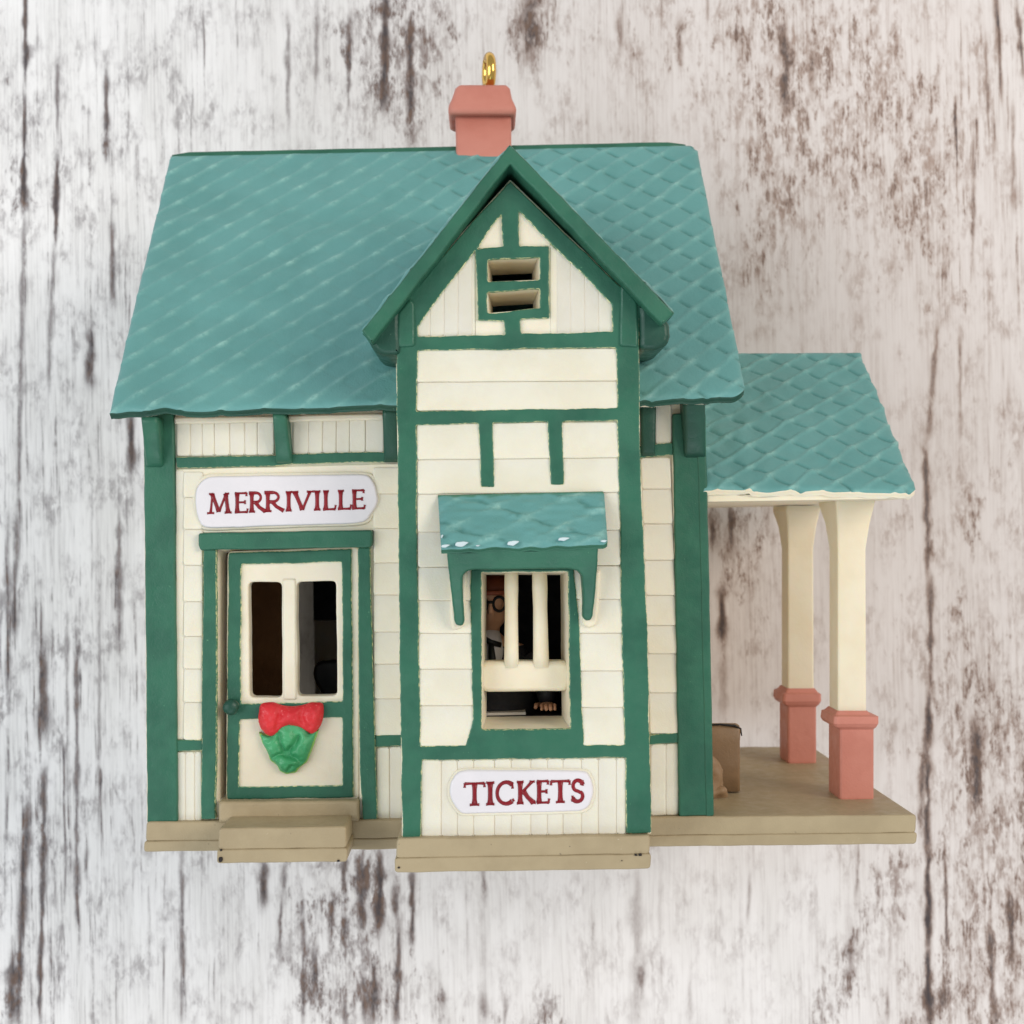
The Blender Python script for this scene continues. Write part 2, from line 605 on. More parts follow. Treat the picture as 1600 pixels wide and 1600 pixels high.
wear = np.zeros_like(PX) + 0.13
for a in (gs(600, 60, 60, 130, .75), gs(650, 130, 40, 100, .55), gs(500, 90, 40, 60, .25), gs(700, 60, 60, 60, .4), gs(830, 40, 28, 60, .9), gs(1010, 60, 110, 60, .45),
          gs(1230, 90, 90, 130, .95), gs(1380, 150, 60, 90, .7), gs(1200, 290, 30, 60, .55), gs(1440, 260, 50, 110, .75), gs(1360, 260, 60, 60, .45), gs(980, 300, 60, 60, .15),
          gs(1180, 420, 30, 50, .5), gs(1230, 420, 60, 30, .25), gs(1290, 300, 70, 60, .4), gs(1480, 450, 70, 120, .25), gs(1560, 720, 50, 60, .45), gs(1510, 810, 18, 40, .75), gs(1500, 980, 20, 60, .65), gs(1590, 900, 30, 70, .4),
          gs(1560, 1120, 60, 70, .6), gs(1540, 1250, 60, 160, .7), gs(1580, 1450, 60, 160, .85), gs(1500, 1560, 70, 60, .65), gs(1390, 1160, 14, 25, .7), gs(1380, 1400, 22, 35, .75), gs(1335, 1500, 20, 70, .6, -.2), gs(1290, 1570, 25, 60, .7, -.3),
          gs(1400, 1330, 50, 60, .35), gs(1430, 1560, 50, 60, .35),
          gs(475, 1400, 50, 80, .5), gs(570, 1400, 40, 70, .85), gs(580, 1540, 60, 50, .75), gs(500, 1530, 40, 60, .6), gs(690, 1590, 90, 25, .25), gs(860, 1575, 14, 25, .9), gs(690, 1555, 8, 10, 1.0), gs(850, 1600, 60, 12, .6),
          gs(15, 290, 30, 60, .6), gs(5, 60, 20, 80, .5), gs(90, 280, 60, 60, .3), gs(140, 240, 40, 60, .35), gs(20, 1580, 30, 70, .7), gs(66, 1300, 14, 40, .7),
          gs(1140, 850, 30, 80, .5), gs(1175, 840, 30, 60, .6), gs(1180, 1000, 30, 60, .25), gs(1220, 1110, 14, 40, .5), gs(1250, 1110, 12, 30, .45), gs(1420, 830, 30, 80, .3, .3), gs(1420, 1040, 40, 50, .35), gs(240, 700, 20, 60, .2),
          gs(1290, 620, 200, 300, .12), gs(180, 870, 40, 60, .3)):
    wear += a
fine = 0.12 + box(-60, 420, -60, 1660, .55) + box(0, 140, 900, 1700, .25) + box(1440, 1700, -60, 560, .75) + box(560, 1150, -60, 260, .2) + box(880, 1160, -60, 240, .25) + box(1180, 1260, 760, 1100, .1)
fine = fine - box(1040, 1400, 1330, 1700, .12) - box(640, 1000, 1370, 1540, .1)
line = np.zeros_like(PX)
# dark grain lines: x, y range, half width, strength, slant
LN = [(40, -50, 130, 3.2, .9, 0), (38, 150, 330, 3.2, .95, -.01), (33, 330, 800, 3.0, .55, -.02), (24, 800, 1000, 4, .6, -.02), (90, 90, 210, 3, .65, 0), (88, 240, 380, 3.6, .95, -.02), (80, 380, 600, 3, .5, -.04), (166, 110, 240, 2.8, .8, 0),
      (175, 350, 480, 3.6, .75, 0), (140, 520, 600, 6.5, .95, 0), (68, 1000, 1150, 7, .8, 0), (120, 1020, 1440, 3, .65, 0), (105, 960, 1240, 2.4, .5, 0), (66, 1200, 1600, 3.2, .8, -.02), (35, 1250, 1600, 4.5, .75, -.05), (20, 1490, 1600, 6, .8, 0), (155, 900, 1300, 2.2, .45, 0), (135, 1330, 1370, 3, .7, 0), (284, 1330, 1600, 2.6, .6, 0),
      (12, 800, 1100, 3, .5, 0), (205, 640, 740, 5, .9, 0), (186, 800, 1000, 4, .6, 0), (450, 20, 200, 3, .5, 0), (494, 10, 150, 3, .5, -.03), (545, 20, 170, 3.2, .65, -.02), (601, -20, 170, 6.5, .9, -.01), (641, 30, 180, 4, .8, -.01),
      (640, 210, 230, 6, .6, 0), (412, 1345, 1412, 5, 1, 0), (444, 1345, 1400, 3.5, .6, -.05), (438, 1400, 1490, 3.5, .7, -.03), (471, 1390, 1430, 3.5, .6, 0), (474, 1430, 1600, 2.6, .6, 0), (519, 1400, 1450, 4, .6, -.1), (491, 1480, 1560, 4, .7, 0),
      (538, 1335, 1400, 4, .85, 0), (566, 1340, 1450, 6, .75, 0), (593, 1330, 1455, 6, .95, 0), (618, 1380, 1430, 4, .85, 0), (644, 1360, 1470, 3.6, .9, 0), (622, 1440, 1600, 4.5, .8, -.02), (540, 1440, 1460, 4, .8, 0), (584, 1510, 1600, 4, .75, -.03), (570, 1530, 1600, 7, .7, 0), (538, 1560, 1600, 3.5, .7, 0),
      (756, 1360, 1410, 4, .7, 0), (756, 1410, 1600, 4, .25, 0), (755, 1550, 1600, 4.5, .6, 0), (790, 1550, 1600, 3, .5, -.05), (807, 1480, 1510, 3, .4, 0), (926, 1400, 1600, 3, .22, .02), (995, 1360, 1600, 8, .35, 0), (690, 1545, 1568, 4.5, 1.0, .1),
      (1458, 500, 690, 3.5, .6, -.08), (1448, 690, 900, 4.5, .75, .02), (1454, 900, 1080, 4, .75, 0), (1450, 1080, 1180, 5, .85, -.03), (1440, 1180, 1300, 3.5, .75, -.02), (1449, 1180, 1330, 4.5, .9, 0), (1450, 1330, 1480, 4.5, 1.0, 0), (1451, 1480, 1600, 4.5, 1.0, .03),
      (1500, 520, 680, 3, .5, 0), (1478, 1340, 1480, 2.6, .7, .02), (1525, 1120, 1260, 6, .7, 0), (1580, 1400, 1500, 4, .7, .03), (1550, 1440, 1600, 4, .6, .05), (1340, 1310, 1400, 2, .55, -.04), (1330, 1470, 1520, 5, .6, 0), (1387, 1550, 1590, 3.5, .7, 0), (1390, 1440, 1520, 1.5, .35, 0), (1170, 1370, 1440, 2.2, .5, -.05), (1175, 1550, 1600, 2, .3, 0), (1078, 1530, 1600, 3, .35, 0),
      (1031, 1330, 1500, 3, .2, -.03), (1475, 1540, 1575, 5, .7, -.2), (1152, -20, 560, 2.2, .22, 0), (1003, 1500, 1560, 5, .7, 0),
      (1113, 795, 850, 4, .8, 0), (1142, 795, 860, 5, .8, 0), (1127, 920, 1010, 6, 1.0, 0), (1130, 1010, 1120, 5, .4, 0), (1200, 795, 810, 5, .8, 0), (828, -20, 90, 14, .55, 0), (968, 20, 80, 4, .6, 0), (1063, 30, 100, 4, .6, 0), (1226, 40, 170, 5, .65, 0), (1270, 100, 140, 5, .6, 0),
      (1560, -20, 160, 2.6, .65, .06), (1542, 60, 200, 2.6, .6, .03), (1594, 0, 120, 3, .8, .1), (1520, 200, 430, 2.2, .5, 0), (1493, 150, 220, 2.4, .5, 0), (1583, 160, 330, 2.4, .5, 0), (1575, 600, 640, 3, .4, 0)]
for (x, y0, y1, w, s, sl) in LN:
    jit = np.interp(PY, np.linspace(-60, 1660, 110), rng.normal(0, w * 0.22, 110))
    wv = w * (1 + 0.4 * np.interp(PY, np.linspace(-60, 1660, 90), rng.normal(0, 1, 90)).clip(-1, 1.4))
    xc = x + sl * (PY - 0.5 * (y0 + y1)) + jit
    g = s * np.exp(-0.5 * ((PX - xc) / wv) ** 2)
    e = 10.0
    g = g / (1 + np.exp(-np.clip((PY - y0) / e, -30, 30))) / (1 + np.exp(-np.clip((y1 - PY) / e, -30, 30)))
    line = np.maximum(line, g)
warm = 1 / (1 + np.exp(-(PX - 620 - 0.15 * (800 - PY)) / 160)) * (0.75 + 0.25 * box(560, 1600, -200, 900, 1, 60, 200)) * (1 - 0.55 * box(0, 1400, 1330, 2200, 1, 60, 30))
mb = MB()
ny, nx = X.shape
vv = np.stack([X.ravel(), Y.ravel(), np.full(X.size, ZS)], -1)
ii = (np.arange(ny - 1)[:, None] * nx + np.arange(nx - 1)[None, :]).ravel()
mb.v = [tuple(p) for p in vv.tolist()]
mb.f = np.stack([ii, ii + 1, ii + nx + 1, ii + nx], -1).tolist()
mb.mi = [0] * len(mb.f)
mb.sm = [True] * len(mb.f)
surf = mb.build('tabletop', ['wood'], None, {'wear': wear.clip(0, 1).ravel(), 'line': line.clip(0, 1).ravel(), 'fine': fine.clip(0, 1).ravel(), 'warm': warm.clip(0, 1).ravel()})
surf['kind'] = 'structure'

# ------------------------------------------------------------------ the toy station
ZW, ZB = 0.0, 140.0          # main front wall, ticket bay front
ZBACK = -650.0
root = thing('toy_station', 'green and cream toy railway station with teal roofs, lying on white wood boards', 'toy house',
             (U(800, 1325, 0).x, U(800, 1325, 0).y, -300))

# ---- base, steps
mb = MB()


def two_tier(px4, zf_, depth, yg0, yg1, mb=mb, r=3, mi=0):
    """tan slab with a shallow parting line; px4 = TL, TR, BR, BL at the front height"""
    (tl, tr, br, bl) = px4
    gl, gr = (lerp(tl[0], bl[0], .6), yg0), (lerp(tr[0], br[0], .6), yg1)
    slab(mb, [tl, tr, gr, gl], zf_ - depth, zf_, b=2.6, r=6, wob=0.6, step=14, mi=mi)
    slab(mb, [(gl[0] - 2, gl[1] - .8), (gr[0] + 2, gr[1] - .8), (br[0] + 1, br[1]), (bl[0] - 1, bl[1])], zf_ - depth, zf_ + 1.6, b=2.0, r=5, wob=0.6, step=14, mi=mi)


two_tier([(229, 1284), (1432, 1273), (1431, 1319), (226, 1331)], 14, 664, 1315, 1302)
base = mb.build('base', ['tan', 'dark_line'], root)
mb = MB()
slab(mb, [(341, 1253), (561, 1252), (561, 1284), (342, 1286)], 4, 24, b=4, r=3, wob=0.8)
two_tier([(342, 1294), (541, 1292), (541, 1347), (340, 1349)], 106, 100, 1328, 1326, mb)
slab(mb, rect(342, 1339, 348, 1347), 100, 109.5, b=.5, r=2.5, wob=1, step=3, mi=1)
slab(mb, rect(344, 1327, 347, 1330), 100, 109.2, b=.3, r=1.4, wob=.5, step=2, mi=1)
slab(mb, rect(527, 1344, 531, 1347), 100, 109.5, b=.3, r=1.2, wob=.8, step=2, mi=1)
step_part = mb.build('steps', ['tan', 'dark_line'], root)
mb = MB()
two_tier([(620, 1310), (1016, 1305), (1015, 1358), (618, 1364)], 156, 150, 1342, 1335, mb)
for (x, y, q) in ((623, 1356, 1.8), (972, 1345, .9), (1000, 1336, 2.4), (994, 1336, 2.0)):
    slab(mb, rect(x - q, y - q * .7, x + q, y + q * .7), 150, 159.4, b=.3, r=1, wob=.5, step=2, mi=1)
bay_base = mb.build('bay_base', ['tan', 'dark_line'], root)

# ---- main walls (front with door opening, sides, back) and interior
mb = MB()
door_hole = [(338, 858), (561, 853), (562, 1253), (339, 1254)]
slab(mb, [(224, 650), (640, 640), (640, 1283), (229, 1286)], -46, ZW, holes=[door_hole], b=1.5, r=2, wob=0.3, mi=0, back=False, hdraft=-7)
slab(mb, [(980, 630), (1088, 627), (1110, 1276), (990, 1278)], -46, ZW, b=1.5, r=2, wob=0.3, mi=0)


def side_wall(mb, x0, x1, ytop, ybot, mi=0):
    a, b = U(x0, ytop, 0), U(x1, ybot, 0)
    rg_ = 680
    zr = -325.0
    for (xa, mi2) in ((a.x, mi),):
        pass
    pts = [(-2, b.y), (-2, a.y), (zr, rg_ - 40), (ZBACK, a.y), (ZBACK, b.y)]
    vs = [(a.x, y, z) for z, y in pts] + [(b.x, y, z) for z, y in pts]
    fs = [tuple(range(5)), tuple(range(5, 10))[::-1]] + [(i, (i + 1) % 5, 5 + (i + 1) % 5, 5 + i)[::-1] for i in range(5)]
    mb.add(vs, fs, mi, False)


side_wall(mb, 232, 262, 655, 1284)
side_wall(mb, 1062, 1092, 650, 1278)
for (px_, sgn) in ((232, -1), (1092, 1)):
    mbs = MB()
    ax = U(px_, 655, 0).x
    ytop_, ybot_ = U(px_, 655, 0).y, U(px_, 1284, 0).y
    k = 13
    for q_ in range(k):
        ya, yb2 = lerp(ybot_, ytop_, q_ / k), lerp(ybot_, ytop_, (q_ + 1) / k)
        xo, xi = ax + sgn * 3.2, ax + sgn * 1.2
        vs_ = [(ax, ya, z_) for z_ in (-48, -636)] + [(xo, ya, z_) for z_ in (-48, -636)] + [(xo - sgn * .6, ya + 2, z_) for z_ in (-48, -636)][:0] + [(xi, yb2 - .6, z_) for z_ in (-48, -636)] + [(ax, yb2 - .6, z_) for z_ in (-48, -636)]
        mbs.add(vs_, [(0, 1, 3, 2), (2, 3, 5, 4), (4, 5, 7, 6), (0, 2, 4, 6), (1, 7, 5, 3)], 0, False)
    mbs.build('siding', ['cream'], root)
# back wall with a rear window
bz = ZBACK - 55


def wbox(mb, x0, x1, y0, y1, z0, z1, mi=0):
    vs = [(x, y, z) for z in (z0, z1) for y in (y0, y1) for x in (x0, x1)]
    mb.add(vs, [(0, 2, 3, 1), (4, 5, 7, 6), (0, 1, 5, 4), (2, 6, 7, 3), (0, 4, 6, 2), (1, 3, 7, 5)], mi, False)


xl, xr = U(262, 900, 0).x + 1, U(1062, 900, 0).x - 1
yt, yb = U(500, 650, 0).y, U(500, 1284, 0).y
wl, wr, wb_, wt = -405, -350, -350, -60        # rear window in wall units
wbox(mb, xl, wl, yb, yt, bz, bz + 95)
wbox(mb, wr, xr, yb, yt, bz, bz + 95)
wbox(mb, wl + .2, wr - .2, wt, yt, bz, bz + 95)
wbox(mb, wl + .2, wr - .2, yb, wb_, bz, bz + 95)
walls = mb.build('wall', ['cream'], root)
mb = MB()
wbox(mb, xl + 1, xl + 9, yb, yt, bz + 96, -48)
wbox(mb, xl + 10, xr - 10, yt - 12, yt, bz + 96, -48)
wbox(mb, xr - 9, xr - 1, yb, yt, bz + 96, -48)
wbox(mb, xl + 10, -366, yb, yt - 13, -380, -370)
inner = mb.build('interior_partition', ['inside'], root)
mb = MB()
wbox(mb, -75, xr - 10, yb, yt - 13, -230, -220)
mb.build('interior_shade_sheet', ['black'], root)  # added black sheet, paints in the darkness behind the window bars
mb = MB()
wbox(mb, -349, -280, -172, -40, bz + 97, bz + 107)
mb.build('interior_panel', ['black'], root)
def piece(name, mats, parent, fn, *a, **k):
    mb_ = MB()
    for f_, a_, k_ in ([(fn, a, k)] if callable(fn) else fn):
        f_(mb_, *a_, **k_)
    return mb_.build(name, mats, parent)


piece('siding', ['cream'], walls, [(siding, (287, 317, 287, 316, [737, 777, 827, 883, 940, 994, 1045, 1097, 1156], 5), {}),
      (slab, ([(274, 735), (287.5, 735), (287.5, 1156), (276, 1156)], -1, 4), dict(b=1.5, r=2, wob=.5)),
      (slab, ([(274, 733), (625, 724), (625, 829), (584, 829), (582, 829), (311, 833), (311, 830), (274, 834)], -1, 3), dict(b=1.5, r=2, wob=.5, step=12))])
piece('siding', ['cream'], walls, siding, 583, 625, 585, 630, [730, 771, 825, 879, 929, 987, 1037, 1091, 1149], 5)
piece('siding', ['cream'], walls, siding, 1001, 1047, 1016, 1063, [715, 764, 818, 875, 930, 977, 1021, 1082, 1146], 5)
piece('boarding', ['cream'], walls, vboards, 276, 315, 1175, 1174, 1284, 1283, 4, 15)
piece('boarding', ['cream'], walls, vboards, 589, 628, 1168, 1166, 1281, 1280, 4, 17)
piece('boarding', ['cream'], walls, vboards, 276, 428, 658, 655, 713, 711, 4, 21)
piece('boarding', ['cream'], walls, vboards, 458, 600, 655, 652, 710, 707, 4, 21)
piece('boarding', ['cream'], walls, vboards, 1017, 1060, 1163, 1161, 1275, 1273, 4, 20)
piece('boarding', ['cream'], walls, vboards, 1024, 1049, 632, 632, 694, 693, 4, 22)
piece('eave_moulding', ['cream'], walls, slab, [(272, 652), (600, 646), (600, 656), (272, 662)], 0, 13, b=3, r=2, wob=.6)
piece('corner_bead', ['cream'], walls, slab, [(1049, 697), (1053, 697), (1066, 1147), (1061, 1147)], -1, 7, b=1.2, r=1, wob=.8)

# ---- trim boards on the main wall
E = 1
piece('trim_board', ['green', 'edge'], walls, slab, [(274, 714), (430, 712), (456, 709), (619, 706), (619, 721), (455, 725), (430, 728), (276, 731)], 0, 8, b=1.8, r=2, wob=.9, step=7, mside=E)
piece('trim_board', ['green', 'edge'], walls, slab, [(275, 1157), (317, 1156), (317, 1172), (275, 1174)], 0, 8.2, b=1.8, r=1, wob=.7, step=6, mside=E)
piece('trim_board', ['green', 'edge'], walls, slab, [(586, 1149), (628, 1148), (628, 1165), (586, 1167)], 0, 8.2, b=1.8, r=1, wob=.7, step=6, mside=E)
piece('trim_board', ['green', 'edge'], walls, slab, [(1015, 1148), (1064, 1145), (1064, 1160), (1015, 1163)], 0, 8.2, b=1.8, r=1, wob=.7, step=6, mside=E)
piece('trim_board', ['green', 'edge'], walls, slab, [(998, 696), (1052, 692), (1052, 711), (998, 715)], 0, 8.2, b=1.8, r=1, wob=1.2, step=5, mside=E)

# corner posts
for (o_, i_) in (([(224, 690), (271, 686), (278, 1284), (230, 1286)], [(224, 690), (256, 690), (262, 1284), (230, 1285)]),
                 ([(1051, 690), (1102, 688), (1116, 1275), (1061, 1277)], [(1088, 690), (1103, 690), (1116, 1275), (1103, 1276)])):
    mb = MB()
    slab(mb, [(x, y if y > 900 else 646) for x, y in o_], -45, 11, b=2.5, r=3, wob=.7, step=10, mside=0)
    if o_[0][0] > 900:
        slab(mb, [(x, y if y > 900 else 646) for x, y in i_], -40, 12.2, b=2.5, r=3, wob=.5, step=12)
    mb.build('corner_post', ['green'], walls)


# eave brackets
def bracket(name, x0, x1, y0, y1, ztop, mi='green', xt=None):
    """wedge standing off the wall: deep under the eave, thin at its foot"""
    mb = MB()
    rings = []
    for t in (0, .12, .35, .7, .9, 1.0):
        z = lerp(ztop, 16, t ** 1.3)
        if t == 1.0:
            z = 10
        py = lerp(y0, y1, t)
        s = (D - z) / D
        rings.append((py, lerp(x0[0], x1[0], t), lerp(x0[1], x1[1], t), z, -2))
    loft(mb, rings, r=.22, seg=3)
    return mb.build(name, [mi], walls)


bracket('eave_bracket', (219, 246), (228, 254), 652, 731, 48)
bracket('eave_bracket', (425, 447), (431, 456), 646, 724, 42)
bracket('eave_bracket', (597, 622), (600, 624), 640, 722, 42, 'dark_green')
bracket('eave_bracket', (1001, 1026), (1003, 1024), 628, 712, 20, 'dark_green')
bracket('eave_bracket', (1068, 1103), (1070, 1103), 624, 716, 46, 'dark_green')

# ---- door frame and door
mb = MB()
slab(mb, [(309, 833), (582, 828), (582, 848), (579, 855), (312, 860), (309, 852)], 0, 17, b=3, r=3, wob=.8, step=8, mside=0)
slab(mb, [(318, 858), (338, 858), (338, 1100), (336, 1270), (337, 1281), (314, 1281), (315, 1100)], 0, 12, b=2, r=2, wob=.8, step=8, mside=E)
slab(mb, [(559, 855), (578, 855), (583, 1050), (589, 1280), (567, 1281), (562, 1200), (560, 1050)], 0, 12, b=2, r=2, wob=.8, step=8, mside=E)
mb.build('door_frame', ['green', 'edge'], root)
ZD = -8
mb = MB()
panes = [[(388, 909), (440, 910), (441, 1090), (390, 1090)], [(463, 909), (525, 908), (527, 1087), (465, 1088)]]
slab(mb, [(355, 862), (561, 854), (561, 1250), (353, 1252)], ZD - 26, ZD, holes=panes, b=2.5, r=8, wob=.5, step=8, hdraft=0)
door = mb.build('door', ['cream'], root)
mb = MB()
slab(mb, [(357, 864), (549, 857), (552, 1247), (354, 1249)], ZD - 1, ZD + 5, holes=[[(376, 882), (534, 878), (535, 1096), (376, 1100)], [(374, 1124), (535, 1121), (535, 1228), (373, 1230)]],
     b=2.2, r=2.5, wob=.9, step=7, mside=E)
mb.build('door_stile', ['green', 'edge'], door)
mb = MB()
slab(mb, [(441.5, 904), (462, 904), (463, 1094), (443, 1094)], ZD - 12, ZD + 2.5, b=3, r=2, wob=.4)
mb.build('mullion', ['cream'], door)
c = U(361, 1105, ZD + 16)
mb = MB()
blob(mb, c, 12.5, 12.5, 10, amp=1.5)
tube(mb, [c - Vector((0, 0, 16)), c], [7, 7])
mb.build('door_knob', ['dark_green'], door)


# ---- sign boards with raised lettering
def letter_strokes(ch):
    def arc(cx, cy, rx, ry, a0, a1, n=10):
        return [(cx + rx * math.cos(math.radians(lerp(a0, a1, i / n))), cy + ry * math.sin(math.radians(lerp(a0, a1, i / n)))) for i in range(n + 1)]
    # coordinates 0..1 wide, 0..1 high; s = serif bar, thin flag in second place
    A = {
        'M': [([(.16, 0), (.24, 1)], .7), ([(.22, 1), (.50, .06)], 1.1), ([(.50, .06), (.80, 1)], .7), ([(.78, 1), (.88, 0)], 1.1), ([(.02, 0), (.30, 0)], .55), ([(.74, 0), (1.02, 0)], .55), ([(.1, 1), (.26, 1)], .55), ([(.76, 1), (.92, 1)], .55)],
        'E': [([(.22, 0), (.22, 1)], 1.1), ([(.05, 1), (.92, 1)], .62), ([(.22, .52), (.80, .52)], .6), ([(.05, 0), (.98, 0)], .62), ([(.92, 1.02), (.90, .84)], .55), ([(.80, .62), (.80, .42)], .5), ([(.95, -.02), (1.0, .18)], .55)],
        'R': [([(.20, 0), (.20, 1)], 1.1), ([(.04, 1), (.45, 1)] + arc(.45, .75, .27, .25, 90, -90) + [(.24, .5)], .8), ([(.42, .50), (.62, .24), (.98, 0)], 1.05), ([(.04, 0), (.38, 0)], .55)],
        'I': [([(.5, 0), (.5, 1)], 1.15), ([(.05, 0), (.95, 0)], .55), ([(.05, 1), (.95, 1)], .55)],
        'V': [([(.16, 1), (.50, .02)], 1.15), ([(.50, .02), (.84, 1)], .75), ([(.0, 1), (.32, 1)], .55), ([(.70, 1), (1.0, 1)], .55)],
        'L': [([(.24, 0), (.24, 1)], 1.1), ([(.04, 0), (.94, 0)], .62), ([(.04, 1), (.46, 1)], .55), ([(.92, 0), (.98, .22)], .55)],
        'T': [([(.5, 0), (.5, 1)], 1.15), ([(.04, .98), (.96, .98)], .62), ([(.04, 1), (.03, .80)], .55), ([(.96, 1), (.97, .80)], .55), ([(.28, 0), (.72, 0)], .55)],
        'C': [(arc(.58, .5, .46, .50, 50, 310, 18), .95), ([(.88, .96), (.90, .70)], .55), ([(.90, .22), (.97, .10)], .5)],
        'K': [([(.20, 0), (.20, 1)], 1.1), ([(.84, 1), (.26, .46)], .7), ([(.38, .56), (.60, .28), (.92, 0)], 1.1), ([(.02, 0), (.38, 0)], .55), ([(.02, 1), (.38, 1)], .55), ([(.70, 1), (.98, 1)], .5), ([(.82, 0), (1.04, 0)], .55)],
        'S': [([(.86, .80), (.80, .92)] + arc(.50, .75, .34, .25, 60, 250, 10) + [(.56, .48), (.70, .42)] + arc(.50, .25, .38, .25, 50, -130, 10) + [(.12, .16)], .92), ([(.86, 1.0), (.88, .74)], .5), ([(.12, .28), (.12, 0)], .5)],
    }
    return A[ch]


def lettering(mb, word, spans, y_top, y_bot, z, w=5.6):
    """spans: x range of each letter in the photo; y_top / y_bot: (left, right) heights of the line"""
    xa, xb = spans[0][0], spans[-1][1]
    k = 0
    for ch, (x0, x1) in zip(word, spans):
        for pts, f in letter_strokes(ch):
            P, R_ = [], []
            dense = []
            for a, b in zip(pts[:-1], pts[1:]):
                n = 1 if len(pts) > 4 else 4
                dense += [(lerp(a[0], b[0], j / n), lerp(a[1], b[1], j / n)) for j in range(n)]
            dense.append(pts[-1])
            for i, (u, v_) in enumerate(dense):
                px = lerp(x0, x1, u)
                t = (px - xa) / (xb - xa)
                py = lerp(lerp(y_bot[0], y_bot[1], t), lerp(y_top[0], y_top[1], t), v_)
                P.append(U(px, py, z + 0.07 * (k % 7)))
                q = abs(2 * i / (len(dense) - 1) - 1)
                R_.append(w * 0.5 * f * (0.88 + 0.34 * q ** 3) * random.uniform(.97, 1.03))
            tube(mb, P, R_, 8, flat=0.35)
            k += 1


mb = MB()
slab(mb, [(318, 748), (330, 744), (560, 741), (578, 743), (588, 762), (591, 785), (582, 800), (572, 815), (552, 818), (328, 825), (315, 822), (308, 806), (304, 782), (306, 762)], 0, 11, b=3, r=8, wob=.5, step=6)
sign = mb.build('sign_board', ['white'], root)


def rim_of(pts, k=4.5):
    cx_, cy_ = sum(p[0] for p in pts) / len(pts), sum(p[1] for p in pts) / len(pts)
    hw, hh = max(abs(p[0] - cx_) for p in pts), max(abs(p[1] - cy_) for p in pts)
    return [(cx_ + (x_ - cx_) * (1 + k / hw), cy_ + (y_ - cy_) * (1 + k / hh)) for x_, y_ in pts]


piece('sign_rim', ['cream'], sign, slab, rim_of([(318, 748), (330, 744), (560, 741), (578, 743), (588, 762), (591, 785), (582, 800), (572, 815), (552, 818), (328, 825), (315, 822), (308, 806), (304, 782), (306, 762)]), 0, 6.5, b=2.5, r=8, wob=.4, step=6)
sign['label'] = 'white name board over the door reading MERRIVILLE'
mb = MB()
lettering(mb, 'MERRIVILLE', [(323, 361), (366, 387), (388, 415), (412, 444), (446, 456), (455, 490), (490, 501), (504, 525), (527, 549), (549, 570)], (772, 766), (802, 794), 11.2, 5.8)
mb.build('lettering', ['red_text'], sign)

# ---- ticket bay
mb = MB()
bay_out = [(797, 280), (884, 364), (972, 448), (998, 470), (1000, 700), (1012, 1000), (1018, 1303), (628, 1309), (624, 1000), (621, 700), (620, 488), (640, 464), (705, 382)]
slots = [[(762, 405), (842, 401), (843, 437), (762, 440)], [(762, 456), (843, 451), (844, 482), (763, 489)]]
win = [(752, 894), (888, 894), (891, 1139), (753, 1141)]
slab(mb, bay_out, 50, ZB, holes=slots + [win], b=1.5, r=2, wob=.4, step=10, hdraft=-7)
bay = mb.build('bay_wall', ['cream_deep', 'inside'], root)
mb = MB()
# bay cheeks back to the main wall / roof
for (x0, x1) in ((624, 648), (975, 1003)):
    a, b = U(x0, 900, 50), U(x1, 900, 50)
    y0_, y1_ = U(800, 1306, ZB).y, U(800, 480, ZB).y
    wbox(mb, a.x, b.x, y0_, y1_, -44 if x0 < 800 else -44, 49)
mb.build('bay_side_wall', ['cream'], bay)
piece('siding', ['cream'], bay, siding, 651, 965, 651, 965, [546, 597, 642], ZB + 3, tilt=-2)
piece('siding', ['cream'], bay, siding, 651, 966, 653, 970, [662, 718, 772, 831, 886], ZB + 3, tilt=-3)
piece('siding', ['cream'], bay, siding, 653, 736, 656, 742, [886, 938, 989, 1045, 1102, 1166], ZB + 3)
piece('siding', ['cream'], bay, siding, 896, 971, 908, 976, [884, 936, 989, 1048, 1105, 1165], ZB + 3)
piece('boarding', ['cream'], bay, vboards, 658, 978, 1187, 1184, 1308, 1304, ZB + 2.4, 27)
mb = MB()
slab(mb, [(650, 500), (742, 392), (742, 527), (650, 528)], ZB - 5, ZB + 1.3, b=.4, r=1, wob=.2)
slab(mb, [(860, 382), (960, 478), (960, 526), (860, 526)], ZB - 5, ZB + 1.3, b=.4, r=1, wob=.2)
# gable boards, cut to the rake
x = 650
while x < 960:
    xe = x + 22
    def ry(q):
        return max(332, 505 - (q - 652) * 1.24) if q < 797 else 330 + (q - 811) * 1.0
    if xe <= 742 or x >= 862:
        q = [(x, ry(x) - 4), (xe - .2, ry(xe) - 4), (xe - .2, 525), (x, 527)]
        slab(mb, q, ZB - 5, ZB + 2 + random.uniform(-.3, .3), b=2.2, bd=.7, r=1, wob=.5, step=14)
    x = xe
slab(mb, [(755, 372), (781, 336), (812, 328), (860, 376), (860, 384), (743, 389)], ZB - 5, ZB + 1.6, b=1, r=1, wob=.4)
slab(mb, [(743, 500), (860, 495), (860, 524), (743, 526)], ZB - 5, ZB + 1.6, b=1, r=1, wob=.4)
mb.build('boarding', ['cream'], bay)

